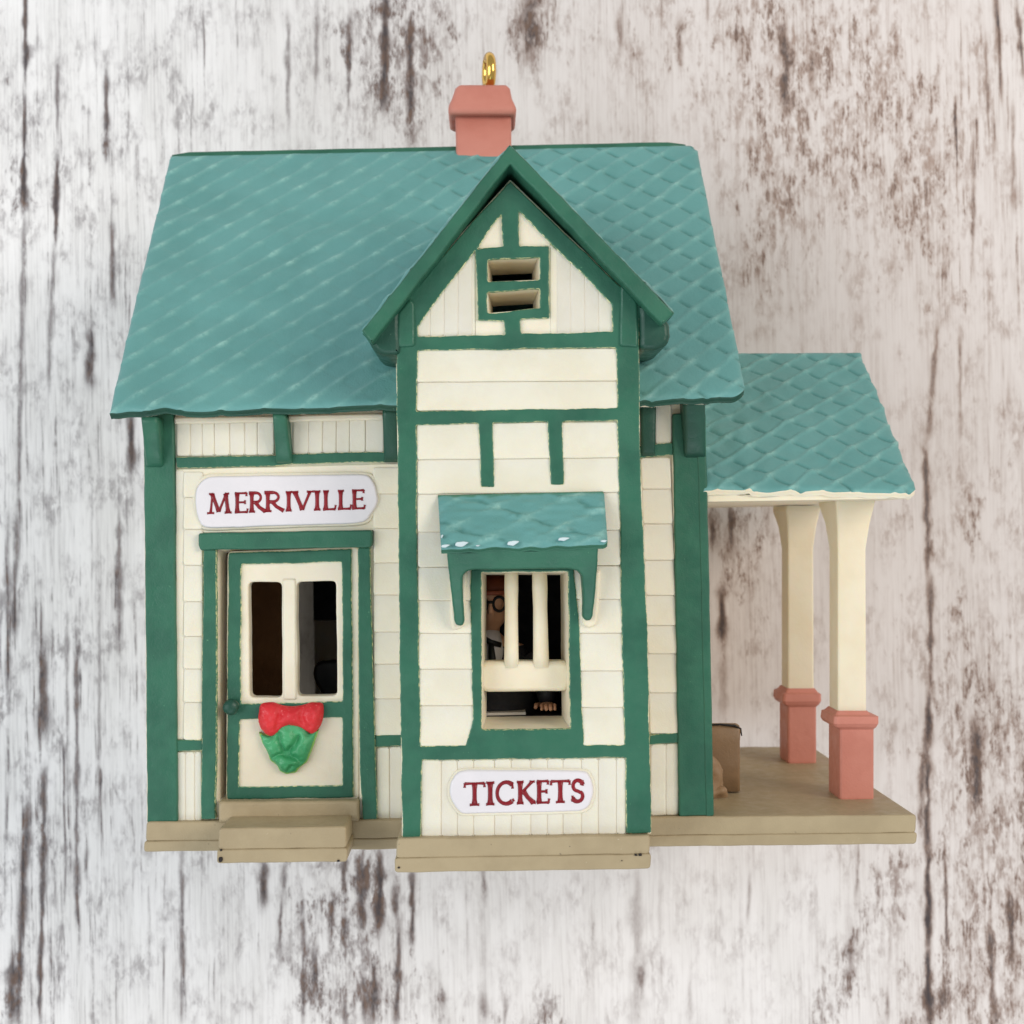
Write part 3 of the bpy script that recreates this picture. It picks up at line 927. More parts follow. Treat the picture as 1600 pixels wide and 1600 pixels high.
mb = MB()
outer = [(797, 282), (884, 366), (971, 449), (998, 472), (999, 560), (1000, 700), (1012, 1000), (1018, 1302), (979, 1304), (978, 1183), (820, 1186), (658, 1188), (658, 1309), (629, 1309), (624, 1000), (621, 700), (619, 488), (640, 464), (705, 384)]
holes = [
    [(783, 335), (786, 385), (745, 389), (762, 362)],
    [(811, 330), (884, 402), (957, 476), (958, 518), (814, 521), (813, 499), (859, 496), (858, 384), (812, 384)],
    [(743, 391), (747, 500), (787, 501), (789, 522), (652, 526), (652, 510), (695, 450)],
    slots[0], slots[1],
    [(651, 548), (800, 545), (963, 543), (965, 637), (800, 640), (651, 643)],
    [(651, 664), (748, 662), (752, 760), (772, 760), (770, 661), (856, 659), (861, 757), (882, 757), (879, 659), (965, 656), (969, 860), (972, 1000), (976, 1164), (912, 1165),
     (909, 1090), (906, 990), (899, 915), (896, 888), (735, 889), (736, 1000), (739, 1125), (727, 1164), (657, 1166), (654, 980), (651, 800)],
    win]
slab(mb, outer, ZB - 2, ZB + 7, holes=holes, b=2.0, r=2.0, wob=1.0, step=7, mside=E)
mb.build('bay_trim', ['green', 'edge'], bay)
for post in ([(621, 490), (640, 466), (648, 474), (649, 541), (621, 543)], [(969, 447), (974, 446), (997, 471), (998, 543), (968, 541)]):
    mb = MB()
    slab(mb, post, ZB, ZB + 11, b=4, r=5, wob=.6, step=8)
    mb.build('bay_post', ['green'], bay)
# window bars
for (xa, xb, xc, xd) in ((788, 810, 790, 808), (831, 855, 834, 857)):
    p0, p1 = U((xa + xb) / 2, 888, 104), U((xc + xd) / 2, 1042, 104)
    w = (U(xb, 960, 104).x - U(xa, 960, 104).x) / 2
    piece('window_bar', ['cream_deep'], bay, tube, [p0.lerp(p1, t) for t in (0, .2, .4, .6, .8, 1)], [w * .95, w, w * .92, w * .96, w, w * 1.05], 16)
mb = MB()
slab(mb, [(748, 1034), (893, 1033), (893, 1080), (748, 1082)], 80, 110, b=7, r=16, wob=.4)
mb.build('window_rail', ['cream_deep'], bay)
mb = MB()
slab(mb, [(714, 1207), (728, 1203), (905, 1204), (918, 1206), (926, 1222), (928, 1240), (920, 1262), (908, 1268), (722, 1272), (712, 1262), (702, 1244), (703, 1224)], ZB, ZB + 9, b=3.2, r=8, wob=.5, step=6)
tsign = mb.build('sign_board', ['white'], root)
piece('sign_rim', ['cream'], tsign, slab, rim_of([(714, 1207), (728, 1203), (905, 1204), (918, 1206), (926, 1222), (928, 1240), (920, 1262), (908, 1268), (722, 1272), (712, 1262), (702, 1244), (703, 1224)], 4), ZB, ZB + 5.2, b=2.5, r=8, wob=.4, step=6)
tsign['label'] = 'white board below the barred window reading TICKETS'
mb = MB()
lettering(mb, 'TICKETS', [(725, 758), (759, 773), (773, 804), (807, 836), (838, 858), (860, 891), (892, 913)], (1224, 1219), (1258, 1252), ZB + 9.2, 6.3)
mb.build('lettering', ['red_text'], tsign)


# ------------------------------------------------------------------ roofs
def smooth01(x):
    x = np.clip(x, 0, 1)
    return x * x * (3 - 2 * x)


def shingle_sheet(tl, tr, br, bl, nu, nv, thick, pa=52.0, pb=66.0, ka=.90, kb=.80, phase=(0., 0.), Bamp=None, rim_top=0, round_px=0, low_mat=1, wob=2.0, seed=1.0, amp=1.0, blobs=1.0, edgew=0.0, out=(0, 0, 1)):
    """sloping roof slab between four world corners: relief of diamond shingles, rubbed ridges; returns MB and attributes"""
    tl, tr, br, bl = (np.array(p, float) for p in (tl, tr, br, bl))
    u = np.linspace(0, 1, nu)[None, :]
    v = np.linspace(0, 1, nv)[:, None]          # 0 = eave, 1 = ridge
    Wd, Hd = np.linalg.norm(br - bl), np.linalg.norm(tl - bl)
    uu, vvv = np.broadcast_to(u, (nv, nu)).copy(), np.broadcast_to(v, (nv, nu)).copy()
    if round_px:
        for cu in (1,):
            for cv in (0, 1):
                du = np.abs(uu - cu) * Wd
                dv = np.abs(vvv - cv) * Hd
                m_ = (du < round_px) & (dv < round_px)
                a, b = (round_px - du), (round_px - dv)
                h = np.hypot(a, b) + 1e-9
                f = np.maximum(a, b) / h
                na, nb = a * f, b * f
                sgu, sgv = (-1 if cu else 1), (-1 if cv else 1)
                uu = np.where(m_, cu + sgu * (round_px - na) / Wd, uu)
                vvv = np.where(m_, cv + sgv * (round_px - nb) / Hd, vvv)
    e0 = bl + (br - bl) * uu[..., None]
    e1 = tl + (tr - tl) * uu[..., None]
    P = e0 + (e1 - e0) * vvv[..., None]
    nrm = np.cross(br - bl, tl - bl)
    nrm /= np.linalg.norm(nrm)
    out = np.array(out, float)
    if nrm @ out < 0:
        nrm = -nrm
    cu_, cv_ = uu * Wd, vvv * Hd
    r2 = np.random.default_rng(int(seed * 10))
    # gentle warps so that no two shingles are alike
    def lf(s, k):
        g = r2.normal(0, 1, (k, k))
        yi = np.clip(vvv * (k - 1), 0, k - 1.001); xi = np.clip(uu * (k - 1), 0, k - 1.001)
        y0, x0 = yi.astype(int), xi.astype(int)
        fy, fx = smooth01(yi - y0), smooth01(xi - x0)
        return s * ((g[y0, x0] * (1 - fx) + g[y0, x0 + 1] * fx) * (1 - fy) + (g[y0 + 1, x0] * (1 - fx) + g[y0 + 1, x0 + 1] * fx) * fy)
    wa, wb2 = lf(3.0, 9) + lf(1.5, 22), lf(3.0, 9) + lf(1.5, 22)
    A = (cv_ - ka * cu_ + wa) / pa + phase[0]
    B = (cv_ + kb * cu_ + wb2) / pb + phase[1]
    fa, fb = A - np.floor(A), B - np.floor(B)
    da, db = np.abs(fa - .5) * 2, np.abs(fb - .5) * 2          # 1 on the lines
    ra = smooth01((da - .68) / .32) ** 1.3
    rb = smooth01((db - .84) / .16)
    mod = np.clip(lf(.28, 16) + .72, .15, 1.1)
    mod2 = np.clip(lf(.30, 14) + .70, .1, 1.2)
    Bm = np.ones_like(A) if Bamp is None else Bamp(uu, vvv)
    node = np.exp(-(((1 - da) * .5 / .17) ** 2 + ((1 - db) * .5 / .15) ** 2)) * blobs
    gate = 1 - smooth01((da - .45) / .4)                            # B grooves stop short of A ridges
    tilt = (fa - .5) * 1.0
    h = amp * (2.4 * ra * mod + 1.0 * node - 3.4 * rb * gate * Bm + tilt * .8 * Bm + (fb - .5) * 1.4 * Bm)
    h += lf(1.2, 14)
    h *= smooth01((Hd - cv_) / 14)
    P = P + nrm * h[..., None]
    # hand-cut eave
    jit = np.interp(cu_[0], np.linspace(0, Wd, int(Wd / 28) + 2), r2.normal(0, 1, int(Wd / 28) + 2)) * wob
    dirv = (tl - bl) / Hd
    fall = np.exp(-cv_ / 12.0)
    P = P + dirv * (jit[None, :] * fall)[..., None]
    if edgew:
        jr = np.interp(cv_[:, -1], np.linspace(0, Hd, int(Hd / 20) + 2), r2.normal(0, 1, int(Hd / 20) + 2)) * edgew
        du_ = (br - bl) / Wd
        P = P + du_ * (jr[:, None] * np.exp(-(Wd - cu_) / 12.0))[..., None]
    # rounded rim
    ed = np.minimum(np.minimum(cu_, Wd - cu_), np.minimum(cv_, Hd - cv_))
    P = P - nrm * (5.0 * np.exp(-ed / 4.0))[..., None]
    rwide = smooth01((da - .52) / .48)
    seg_ = .45 + .55 * smooth01((db - .15) / .7)
    mod2 = mod2 * seg_
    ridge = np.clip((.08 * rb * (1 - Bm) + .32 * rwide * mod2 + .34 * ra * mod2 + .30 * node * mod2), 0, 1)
    groove_shade = np.clip(rb * gate * Bm, 0, 1)
    rim = np.zeros_like(A)
    if rim_top:
        rim = smooth01((cv_ - (Hd - rim_top) + lf(2, 30)) / 6)
    mb = MB()
    mb.v = [tuple(p) for p in P.reshape(-1, 3).tolist()]
    ii = (np.arange(nv - 1)[:, None] * nu + np.arange(nu - 1)[None, :]).ravel()
    fs = np.stack([ii, ii + 1, ii + nu + 1, ii + nu], -1)
    a, b, c = P.reshape(-1, 3)[fs[0][0]], P.reshape(-1, 3)[fs[0][1]], P.reshape(-1, 3)[fs[0][2]]
    if np.cross(b - a, c - a) @ nrm < 0:
        fs = fs[:, ::-1]
    mb.f = fs.tolist()
    mb.mi = [0] * len(mb.f)
    mb.sm = [True] * len(mb.f)
    # edge and underside
    per = [j for j in range(nu)] + [(i * nu + nu - 1) for i in range(1, nv)] + [((nv - 1) * nu + j) for j in range(nu - 2, -1, -1)] + [(i * nu) for i in range(nv - 2, 0, -1)]
    Pf = P.reshape(-1, 3)
    n = len(per)
    q1 = [Pf[i] - nrm * thick * .5 for i in per]
    q2 = [Pf[i] - nrm * thick for i in per]
    o1 = len(mb.v)
    mb.v += [tuple(p) for p in q1] + [tuple(p) for p in q2]
    for k in range(n):
        j = (k + 1) % n
        mb.f.append((per[k], per[j], o1 + j, o1 + k)[::-1]); mb.mi.append(low_mat); mb.sm.append(True)
        mb.f.append((o1 + k, o1 + j, o1 + n + j, o1 + n + k)[::-1]); mb.mi.append(low_mat); mb.sm.append(True)
    mb.f.append(tuple(o1 + n + k for k in range(n))); mb.mi.append(2); mb.sm.append(False)
    return mb, {'ridge': ridge.ravel(), 'groove_shade': groove_shade.ravel(), 'rim': rim.ravel()}


ZR, ZE = -330.0, 60.0
TL, TR, BR, BL = U(266, 241, ZR), U(1088, 224, ZR), U(1168, 618, ZE), U(170, 641, ZE)


def bfun(uu, vv_):
    return np.clip(.16 + .84 * smooth01((uu - .40) / .2), 0, 1)  # grooves fade leftwards in relief and colour, imitating light running along them


mb, at = shingle_sheet(TL, TR, BR, BL, 300, 190, 13, Bamp=bfun, rim_top=0, round_px=26, wob=1.8, seed=1.3)
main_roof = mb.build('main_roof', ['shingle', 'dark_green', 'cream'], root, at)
# rear slope
mb = MB()
off = Vector((0, -6, 0))
bk = [TL + Vector((0, -10, -6)), TR + Vector((0, -10, -6)), Vector((BR.x, BR.y, 2 * ZR - ZE)), Vector((BL.x, BL.y, 2 * ZR - ZE))]
vs = [tuple(p) for p in bk] + [tuple(p + Vector((0, -20, 12))) for p in bk]
mb.add(vs, [(0, 1, 2, 3)[::-1], (4, 5, 6, 7), (0, 4, 5, 1), (1, 5, 6, 2), (2, 6, 7, 3), (3, 7, 4, 0)], 0, False)
mb.build('rear_slope', ['shingle'], main_roof)
# ridge cap
mb = MB()
n = 30
pts, rr = [], []
for i in range(n + 1):
    t = .002 + .978 * i / n
    p = TL.lerp(TR, t) + Vector((0, -3 + .8 * noise.noise(Vector((t * 14, 2, 0))), -8))
    pts.append(p); rr.append(8.5 if 0 < i < n else 4)
tube(mb, pts, rr, 12)
mb.build('ridge_cap', ['green'], main_roof)

# front gable roof: two boards meeting at the apex
ZG = 176.0
mb = MB()
zb_ = -250.0
outer_l, apex_o, outer_r = (565, 517), (797, 225), (1054, 489)
inner_l, apex_i, inner_r = (580, 537), (797, 256), (1036, 508)
N = 26


def chev(z, dz_in=0):
    out = []
    for (a, b) in ((outer_l, apex_o), (apex_o, outer_r)):
        for i in range(N):
            out.append((lerp(a[0], b[0], i / N), lerp(a[1], b[1], i / N)))
    out.append(outer_r)
    back = []
    for (a, b) in ((inner_r, apex_i), (apex_i, inner_l)):
        for i in range(N):
            back.append((lerp(a[0], b[0], i / N), lerp(a[1], b[1], i / N)))
    back.append(inner_l)
    return out + back


slab(mb, chev(ZG), zb_, ZG, b=3.0, r=2, wob=.9, step=8, mside=0)
gr = mb.build('gable_roof', ['green', 'dark_green'], root)
for (lo, hi, sgn) in (((565, 517), (797, 225), -1), ((1054, 489), (797, 225), 1)):
    e0, e1 = U(*lo, ZG), U(*hi, ZG)
    z0_, z1_ = (168, zb_)
    sl = [Vector((e1.x, e1.y, z1_)), Vector((e1.x, e1.y, z0_)), Vector((e0.x, e0.y, z0_)), Vector((e0.x, e0.y, z1_))]
    nn = Vector((sgn * (e1.y - e0.y), abs(e1.x - e0.x), 0)).normalized() * 4.5
    sl = [p + nn for p in sl]
    mb, at = shingle_sheet(*sl, 110, 100, 5, seed=5.1 + sgn, wob=.6, amp=.55, out=nn)
    mb.build('gable_slope', ['shingle', 'green', 'green'], gr, at)
mb = MB()
slab(mb, [(574, 524), (600, 492), (626, 466), (626, 554), (604, 556), (588, 552), (578, 540)], -10, 152, b=8, r=8, wob=1, step=7)
mb.build('gable_corbel', ['dark_green'], gr)
mb = MB()
slab(mb, [(997, 468), (1026, 486), (1046, 503), (1048, 526), (1044, 540), (1024, 548), (1000, 546)], -10, 152, b=8, r=8, wob=1, step=7)
mb.build('gable_corbel', ['dark_green'], gr)

# porch roof
PZR, PZE = -310.0, 16.0
ptl = U(1100, 549, PZR); ptr = U(1344, 548, PZR); pbr = U(1434, 767, PZE); pbl = U(1098, 762, PZE)
ptl.x = pbl.x
mb, at = shingle_sheet(ptl, ptr, pbr, pbl, 130, 130, 10, phase=(.3, .1), rim_top=7, round_px=10, wob=1.3, seed=2.1, amp=1.15, blobs=1.3, edgew=1.6, low_mat=1)
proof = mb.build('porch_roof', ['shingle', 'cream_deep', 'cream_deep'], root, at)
mb = MB()
bk = [ptl + Vector((0, -6, -4)), ptr + Vector((0, -6, -4)), Vector((pbr.x, pbr.y, 2 * PZR - PZE)), Vector((pbl.x, pbl.y, 2 * PZR - PZE))]
vs = [tuple(p) for p in bk] + [tuple(p + Vector((0, -14, 8))) for p in bk]
mb.add(vs, [(0, 1, 2, 3)[::-1], (4, 5, 6, 7), (0, 4, 5, 1), (1, 5, 6, 2), (2, 6, 7, 3), (3, 7, 4, 0)], 0, False)
mb.build('rear_slope', ['shingle'], proof)
mb = MB()
gx = pbr.x - 22
tri = [(PZE - 26, pbr.y - 4), (PZR, ptr.y - 22), (2 * PZR - PZE + 26, pbr.y - 4)]
vs = [(gx, y, z) for z, y in tri] + [(gx - 8, y, z) for z, y in tri]
mb.add(vs, [(0, 1, 2), (5, 4, 3), (0, 3, 4, 1), (1, 4, 5, 2), (2, 5, 3, 0)], 0, False)
mb.build('porch_gable', ['cream_deep'], proof)
mb = MB()
# porch ceiling
a, b = U(1100, 782, PZE - 8), U(1424, 779, PZE - 8)
wbox(mb, a.x, b.x, a.y - 2, a.y + 8, -630, PZE - 10)
mb.build('porch_ceiling', ['cream_deep'], proof)


# columns
def column(x0, x1, ytop, ycap, ybase, yfoot, zf_, dep, flare, foot, capx, mshaft='cream_deep'):
    mb = MB()
    loft(mb, [(ytop, x0 + flare[0], x1 + flare[1], zf_ + 8, zf_ - dep - 60), (ytop + 8, x0 + flare[0] - 1, x1 + flare[1] - 1, zf_ + 8, zf_ - dep - 56), (lerp(ytop, ycap, .5), x0 + flare[0] * .42, x1 + flare[1] * .42, zf_ + 3, zf_ - dep - 22), (ycap, x0, x1, zf_, zf_ - dep), (ybase + 4, x0, x1 + 1, zf_, zf_ - dep)], r=.06, smooth=False)
    sh = mb.build('porch_column', [mshaft], root)
    mb = MB()
    fx0, fx1 = foot
    cx0, cx1 = capx
    loft(mb, [(ybase - 3, x0 - 1, x1 + 3, zf_ + 4, zf_ - dep - 4), (ybase + 3, x0 - 4, x1 + 8, zf_ + 8, zf_ - dep - 10), (ybase + 6, cx0, cx1, zf_ + 16, zf_ - dep - 16), (ybase + 17, cx0 - 1, cx1, zf_ + 17, zf_ - dep - 17), (ybase + 22, cx0 + 1, cx1 - 3, zf_ + 14, zf_ - dep - 14),
              (ybase + 26, fx0, fx1, zf_ + 9, zf_ - dep - 9), (yfoot - 4, fx0, fx1, zf_ + 9, zf_ - dep - 9), (yfoot, fx0 + 1, fx1 - 1, zf_ + 8, zf_ - dep - 8)], r=.07, smooth=False)
    mb.build('plinth', ['pink'], sh)
    return sh


c1 = column(1309, 1353, 777, 858, 1114, 1251, -118, 56, (-2, 16), None or (1312, 1366), (1303, 1374))
c2 = column(1231, 1271, 790, 856, 1079, 1194, -462, 56, (-2, 12), (1231, 1276), (1224, 1284))

# chimney with ring
mb = MB()
loft(mb, [(180, 711, 799, -317, -402), (250, 713, 799, -315, -402), (275, 714, 799, -315, -402)], r=.06)
chim = mb.build('chimney', ['pink'], root)
mb = MB()
loft(mb, [(133, 716, 793, -319, -392), (137, 711, 797, -316, -398), (152, 706, 800, -311, -404), (162, 701, 805, -305, -412), (168, 700, 807, -302, -415), (175, 701, 806, -302, -415), (179, 705, 803, -306, -412)], r=.1, seg=3)
mb.build('chimney_cap', ['pink'], chim)
mb = MB()
cc = U(764, 113, -356)
pts = []
for i in range(40):
    a = 2 * math.pi * i / 40
    v_ = Vector((0.17 * math.sin(a) * 24, math.cos(a) * 27, math.sin(a) * 24))
    pts.append(cc + v_)
tube(mb, pts, 9.0, 14, closed=True)
tube(mb, [cc + Vector((0, -22, 0)), cc + Vector((0, -60, 0))], [8, 8], 12)
mb.build('hanging_ring', ['brass'], root)

# awning over the ticket window
mb = MB()
zt, zfv = ZB + 8, ZB + 72
atl, atr, abr, abl = U(684, 770, zt), U(944, 764, zt), U(950, 848, zfv), U(689, 855, zfv)
mb, at = shingle_sheet(atl, atr, abr, abl, 110, 46, 9, pa=48, pb=60, ka=.6, kb=.45, phase=(.5, .2), rim_top=10, round_px=7, wob=1.2, seed=3.7, amp=.45, blobs=1.6)
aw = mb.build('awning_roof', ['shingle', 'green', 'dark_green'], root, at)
mb = MB()
for (x, y, w_, h_) in ((697, 853, 9, 4), (722, 850, 14, 7), (802, 848, 12, 6), (881, 843, 12, 5), (944, 845, 7, 3), (747, 853, 5, 2), (690, 838, 2, 5)):
    zz = lerp(zt, zfv, (y - 766) / 86) + 3
    w_, h_ = w_ * .8, h_ * .75
    slab(mb, [(x - w_, y + h_ * .6), (x - w_ * .8, y - h_ * .5), (x + w_ * .2, y - h_ * .8), (x + w_, y - h_ * .6), (x + w_ * .5, y + h_ * .2), (x, y + h_), (x - w_ * .5, y + h_ * .8)], zz - 5, zz + 2.5, b=.8, r=2, wob=.8, step=3)
chips = mb.build('paint_chip', ['chip'], aw)
mb = MB()
# valance and legs as one arched board following the wedge
val = [(697, 856), (936, 850), (935, 893), (932, 935), (930, 966), (927, 973), (919, 974), (914, 968), (913, 925), (911, 900), (904, 892), (890, 889), (740, 891), (728, 894), (722, 902), (723, 940), (725, 975), (721, 982), (711, 981), (708, 972), (703, 920)]
yv0, yv1 = U(800, 856, zfv).y, U(800, 980, ZB + 20).y


def zval(x, y):
    t = min(1, max(0, (yv0 - y) / (yv0 - yv1)))
    return lerp(-10, -(zfv - (ZB + 22)), t ** 1.1)


_zf0 = zval
slab(mb, val, ZB + 10, zfv, b=3, r=3, wob=.6, step=5, zf=zval, back=True)
mb.build('awning_bracket', ['green'], aw)
mb = MB()
for leg in ([(716, 893), (731, 893), (729, 930), (726, 978), (716, 984), (706, 984), (703, 960), (705, 900)], [(912, 893), (938, 890), (937, 930), (933, 976), (922, 982), (912, 978), (906, 940)]):
    slab(mb, leg, ZB - 2, ZB + 12, b=4, r=5, wob=.6, step=6)
mb.build('bracket_backing', ['cream_deep'], aw)

def pillow(mb, outline, z, H, Rd, lobes=(), creases=(), cell=1.3, mi=0, seed=0.0, na=1.2):
    """soft moulded relief over an outline, lifted by lobes and pinched along creases (photo points at height z)"""
    P = loop_of(outline, z, 4, 1.0, 3, seed, True)
    A = np.array([(p.x, p.y) for p in P]); B = np.roll(A, -1, 0)
    x0, y0 = A.min(0); x1, y1 = A.max(0)
    gx_, gy_ = np.meshgrid(np.arange(x0, x1 + cell, cell), np.arange(y0, y1 + cell, cell))
    q = np.stack([gx_.ravel(), gy_.ravel()], -1)
    def sdist(a, b):
        ab = b - a
        t = np.clip(((q - a) @ ab) / max(1e-9, ab @ ab), 0, 1)
        return np.linalg.norm(q - a - t[:, None] * ab, axis=1)
    d = np.min([sdist(a, b) for a, b in zip(A, B)], 0)
    ins = np.zeros(len(q), int)
    for a, b in zip(A, B):
        if a[1] == b[1]:
            continue
        h_ = (a[1] > q[:, 1]) != (b[1] > q[:, 1])
        ins += h_ & (a[0] + (q[:, 1] - a[1]) / (b[1] - a[1]) * (b[0] - a[0]) > q[:, 0])
    inside = ins % 2 == 1
    t = np.clip(d / Rd, 0, 1)
    h = H * np.sqrt(1 - (1 - t) ** 2)
    for (lx, ly, rx, ry_, a_) in lobes:
        c_ = U(lx, ly, z)
        h = h + t * a_ * np.exp(-(((q[:, 0] - c_.x) / rx) ** 2 + ((q[:, 1] - c_.y) / ry_) ** 2))
    for (pts_, w_, a_) in creases:
        cp = [np.array(U(px_, py_, z))[:2] for px_, py_ in pts_]
        dd = np.min([sdist(a, b) for a, b in zip(cp[:-1], cp[1:])], 0)
        h = h - t * a_ * np.exp(-(dd / w_) ** 2)
    h = h + t * na * np.array([noise.noise(Vector((x_ * .13 + seed, y_ * .13, seed))) for x_, y_ in q])
    h = np.maximum(h, 2.4 * t)
    ny_, nx_ = gx_.shape
    vs = [(x_, y_, z + hh if i_ else z - 1) for (x_, y_), hh, i_ in zip(q.tolist(), h.tolist(), inside.tolist())]
    I = inside.reshape(ny_, nx_)
    fs = []
    for r_ in range(ny_ - 1):
        for c_ in range(nx_ - 1):
            if I[r_, c_] and I[r_ + 1, c_] and I[r_, c_ + 1] and I[r_ + 1, c_ + 1]:
                k_ = r_ * nx_ + c_
                fs.append((k_, k_ + 1, k_ + nx_ + 1, k_ + nx_))
    used = sorted({i for f in fs for i in f})
    mp_ = {o_: n_ for n_, o_ in enumerate(used)}
    mb.add([vs[i] for i in used], [tuple(mp_[i] for i in f) for f in fs], mi, True)


# ------------------------------------------------------------------ wreath on the door
wz = ZD + 6
wr = thing('wreath', 'small green wreath with a red bow hanging on the door', 'wreath', tuple(U(448, 1150, wz)))
mb = MB()
leafo = [(404, 1143), (412, 1147), (424, 1149), (440, 1140), (470, 1138), (484, 1146), (499, 1139), (494, 1152), (489, 1168), (482, 1184), (478, 1192), (466, 1200), (462, 1207), (447, 1210), (437, 1206), (432, 1196), (422, 1189), (418, 1178), (410, 1162)]
slab(mb, leafo, wz - 4, wz + 2, b=2, r=2, wob=1.0, step=4, mi=1)
inner_leaf = [(lerp(x, 449, .035), lerp(y, 1168, .035)) for x, y in leafo]
inner_leaf = inner_leaf[:3] + [(428, 1120), (478, 1120)] + inner_leaf[5:]
pillow(mb, inner_leaf, wz + 1, 7, 8, lobes=((424, 1161, 14, 12, 5), (450, 1154, 13, 16, 8), (477, 1162, 12, 17, 6), (447, 1192, 16, 11, 6), (466, 1180, 10, 12, 3), (431, 1178, 10, 9, 3)),
       creases=(([(437, 1146), (439, 1160), (444, 1172), (450, 1178)], 4, 7), ([(467, 1150), (462, 1160), (454, 1168), (450, 1178)], 4, 6), ([(424, 1184), (436, 1178), (450, 1178), (462, 1184), (471, 1190)], 3.5, 6), ([(450, 1204), (456, 1196)], 3, 4), ([(410, 1152), (420, 1156)], 3, 3)), seed=2.3, na=2.6)
mb.build('foliage', ['leaf', 'lime'], wr)
mb = MB()
c = U(450, 1122, wz + 8)
vs, fs = [], []
nu_, nv_ = 72, 28
bow = [(406, 1100), (425, 1098), (440, 1103), (455, 1104), (470, 1103), (486, 1098), (504, 1099), (505, 1115), (502, 1132), (494, 1144), (487, 1148), (478, 1142), (468, 1135), (452, 1132), (441, 1136), (432, 1146), (424, 1151), (415, 1147), (406, 1136), (403, 1120)]
slab(mb, bow, wz - 2, wz + 7, b=3, r=4, wob=.6, step=4)
pillow(mb, bow, wz + 6, 10, 11, lobes=((422, 1122, 14, 20, 5), (489, 1120, 13, 18, 5), (455, 1117, 13, 14, 4)),
       creases=(([(437, 1100), (438, 1118), (434, 1138)], 4, 4), ([(474, 1100), (472, 1118), (478, 1136)], 4, 4), ([(412, 1108), (424, 1124)], 4, 1.5), ([(498, 1106), (486, 1122)], 4, 1.5)), seed=7.1, na=2.0)
mb.build('bow', ['red'], wr)

# ------------------------------------------------------------------ clerk behind the ticket window
hc = U(766, 948, 20)
cl = thing('person', 'small clerk figure with glasses, cap and black suit behind the ticket window bars', 'person', (hc.x, U(766, 1180, 30).y, 0))
mb = MB()
prof = [(-215, 70, 40), (-150, 68, 40), (-90, 66, 36), (-62, 52, 30), (-50, 22, 20), (-42, 14, 14), (-34, 15, 15), (-28, 20, 19), (-16, 26, 25), (0, 31, 29), (18, 33, 31), (34, 31, 30), (46, 22, 22), (52, 8, 8)]
vs, fs, ms = [], [], []
sg = 24
for (y, rx, rz) in prof:
    for k in range(sg):
        a = 2 * math.pi * k / sg
        nz_ = 0
        if y in (-16, 0) and abs(math.sin(a) - 1) < .02:
            nz_ = 6 if y == 0 else 9
        vs.append((hc.x + rx * math.cos(a), hc.y + y, hc.z - 30 + rz * math.sin(a) + nz_))
for i in range(len(prof) - 1):
    for k in range(sg):
        fs.append((i * sg + k, i * sg + (k + 1) % sg, (i + 1) * sg + (k + 1) % sg, (i + 1) * sg + k)[::-1])
        ms.append(1 if i < 3 else 0)
mb.add(vs, fs, ms, True)
# nose, ears, mouth
for k in (-1, 1):
    blob(mb, (hc.x + k * 32, hc.y, hc.z - 32), 5, 9, 7)
tube(mb, [(hc.x, hc.y + 8, hc.z - 3), (hc.x, hc.y - 2, hc.z + 3), (hc.x + 1, hc.y - 10, hc.z + 3)], [3, 4, 5.5], 8)
# arms reaching to the counter
sh_y, ct_y = hc.y - 70, U(800, 1112, 60).y
hands = []
for k in (-1, 1):
    pr = [(hc.x + k * 60, sh_y - 6, hc.z - 32), (hc.x + k * 88, sh_y - 60, hc.z - 26), (hc.x + k * 84, ct_y + 26, hc.z - 6), (hc.x + k * 60 + 26, ct_y + 4, hc.z - 12)]
    tube(mb, pr, [24, 21, 17, 12], 14, mi=1)
    hx, hy, hz = pr[-1]
    # palm and fingers
    blob(mb, (hx, hy - 1, hz + 14), 13, 6, 15, mi=0)
    for j, L_ in enumerate((17, 21, 22, 18)):
        ox = hx - 10 + j * 6.6
        tube(mb, [(ox, hy, hz + 24), (ox, hy + 2, hz + 24 + L_ * .5), (ox, hy - 3, hz + 24 + L_)], [3.4, 3.1, 2.5], 8, mi=0)
    tube(mb, [(hx - k * 11, hy, hz + 10), (hx - k * 18, hy + 1, hz + 19), (hx - k * 19, hy - 2, hz + 28)], [4, 3.6, 2.8], 8, mi=0)
body = mb.build('body', ['skin', 'suit'], cl)
mb = MB()
vs = []
for (y, rx, rz) in ((20, 35, 33), (30, 35.5, 33.5), (44, 28, 27), (54, 14, 14), (56, 4, 4)):
    for k in range(sg):
        a = 2 * math.pi * k / sg
        vs.append((hc.x + rx * math.cos(a), hc.y + y, hc.z - 30 + rz * math.sin(a)))
fs = [(i * sg + k, i * sg + (k + 1) % sg, (i + 1) * sg + (k + 1) % sg, (i + 1) * sg + k)[::-1] for i in range(4) for k in range(sg)]
mb.add(vs, fs, 0, True)
tube(mb, [(hc.x + 34 * math.cos(a), hc.y + 22, hc.z - 30 + 40 * math.sin(a)) for a in [math.radians(10 + 16 * i) for i in range(11)]], 4, 8)
mb.build('cap', ['hair'], cl)
mb = MB()
for k in (-1, 1):
    tube(mb, [(hc.x + k * 14 + 9.5 * math.cos(a), hc.y + 4 + 11 * math.sin(a), hc.z + 2 - abs(k * 14 + 9 * math.cos(a)) * .12) for a in [2 * math.pi * i / 20 for i in range(20)]], 2.3, 8, closed=True)
tube(mb, [(hc.x - 6, hc.y + 7, hc.z + 4), (hc.x + 6, hc.y + 7, hc.z + 4)], 2.2, 8)
mb.build('glasses', ['black'], cl)
mb = MB()
tube(mb, [(hc.x, hc.y - 40, hc.z - 17), (hc.x, hc.y - 66, hc.z - 6), (hc.x, hc.y - 110, hc.z + 0), (hc.x, hc.y - 160, hc.z - 2)], [14, 21, 19, 10], 14, flat=.6)
mb.build('shirt', ['shirt'], cl)
mb = MB()
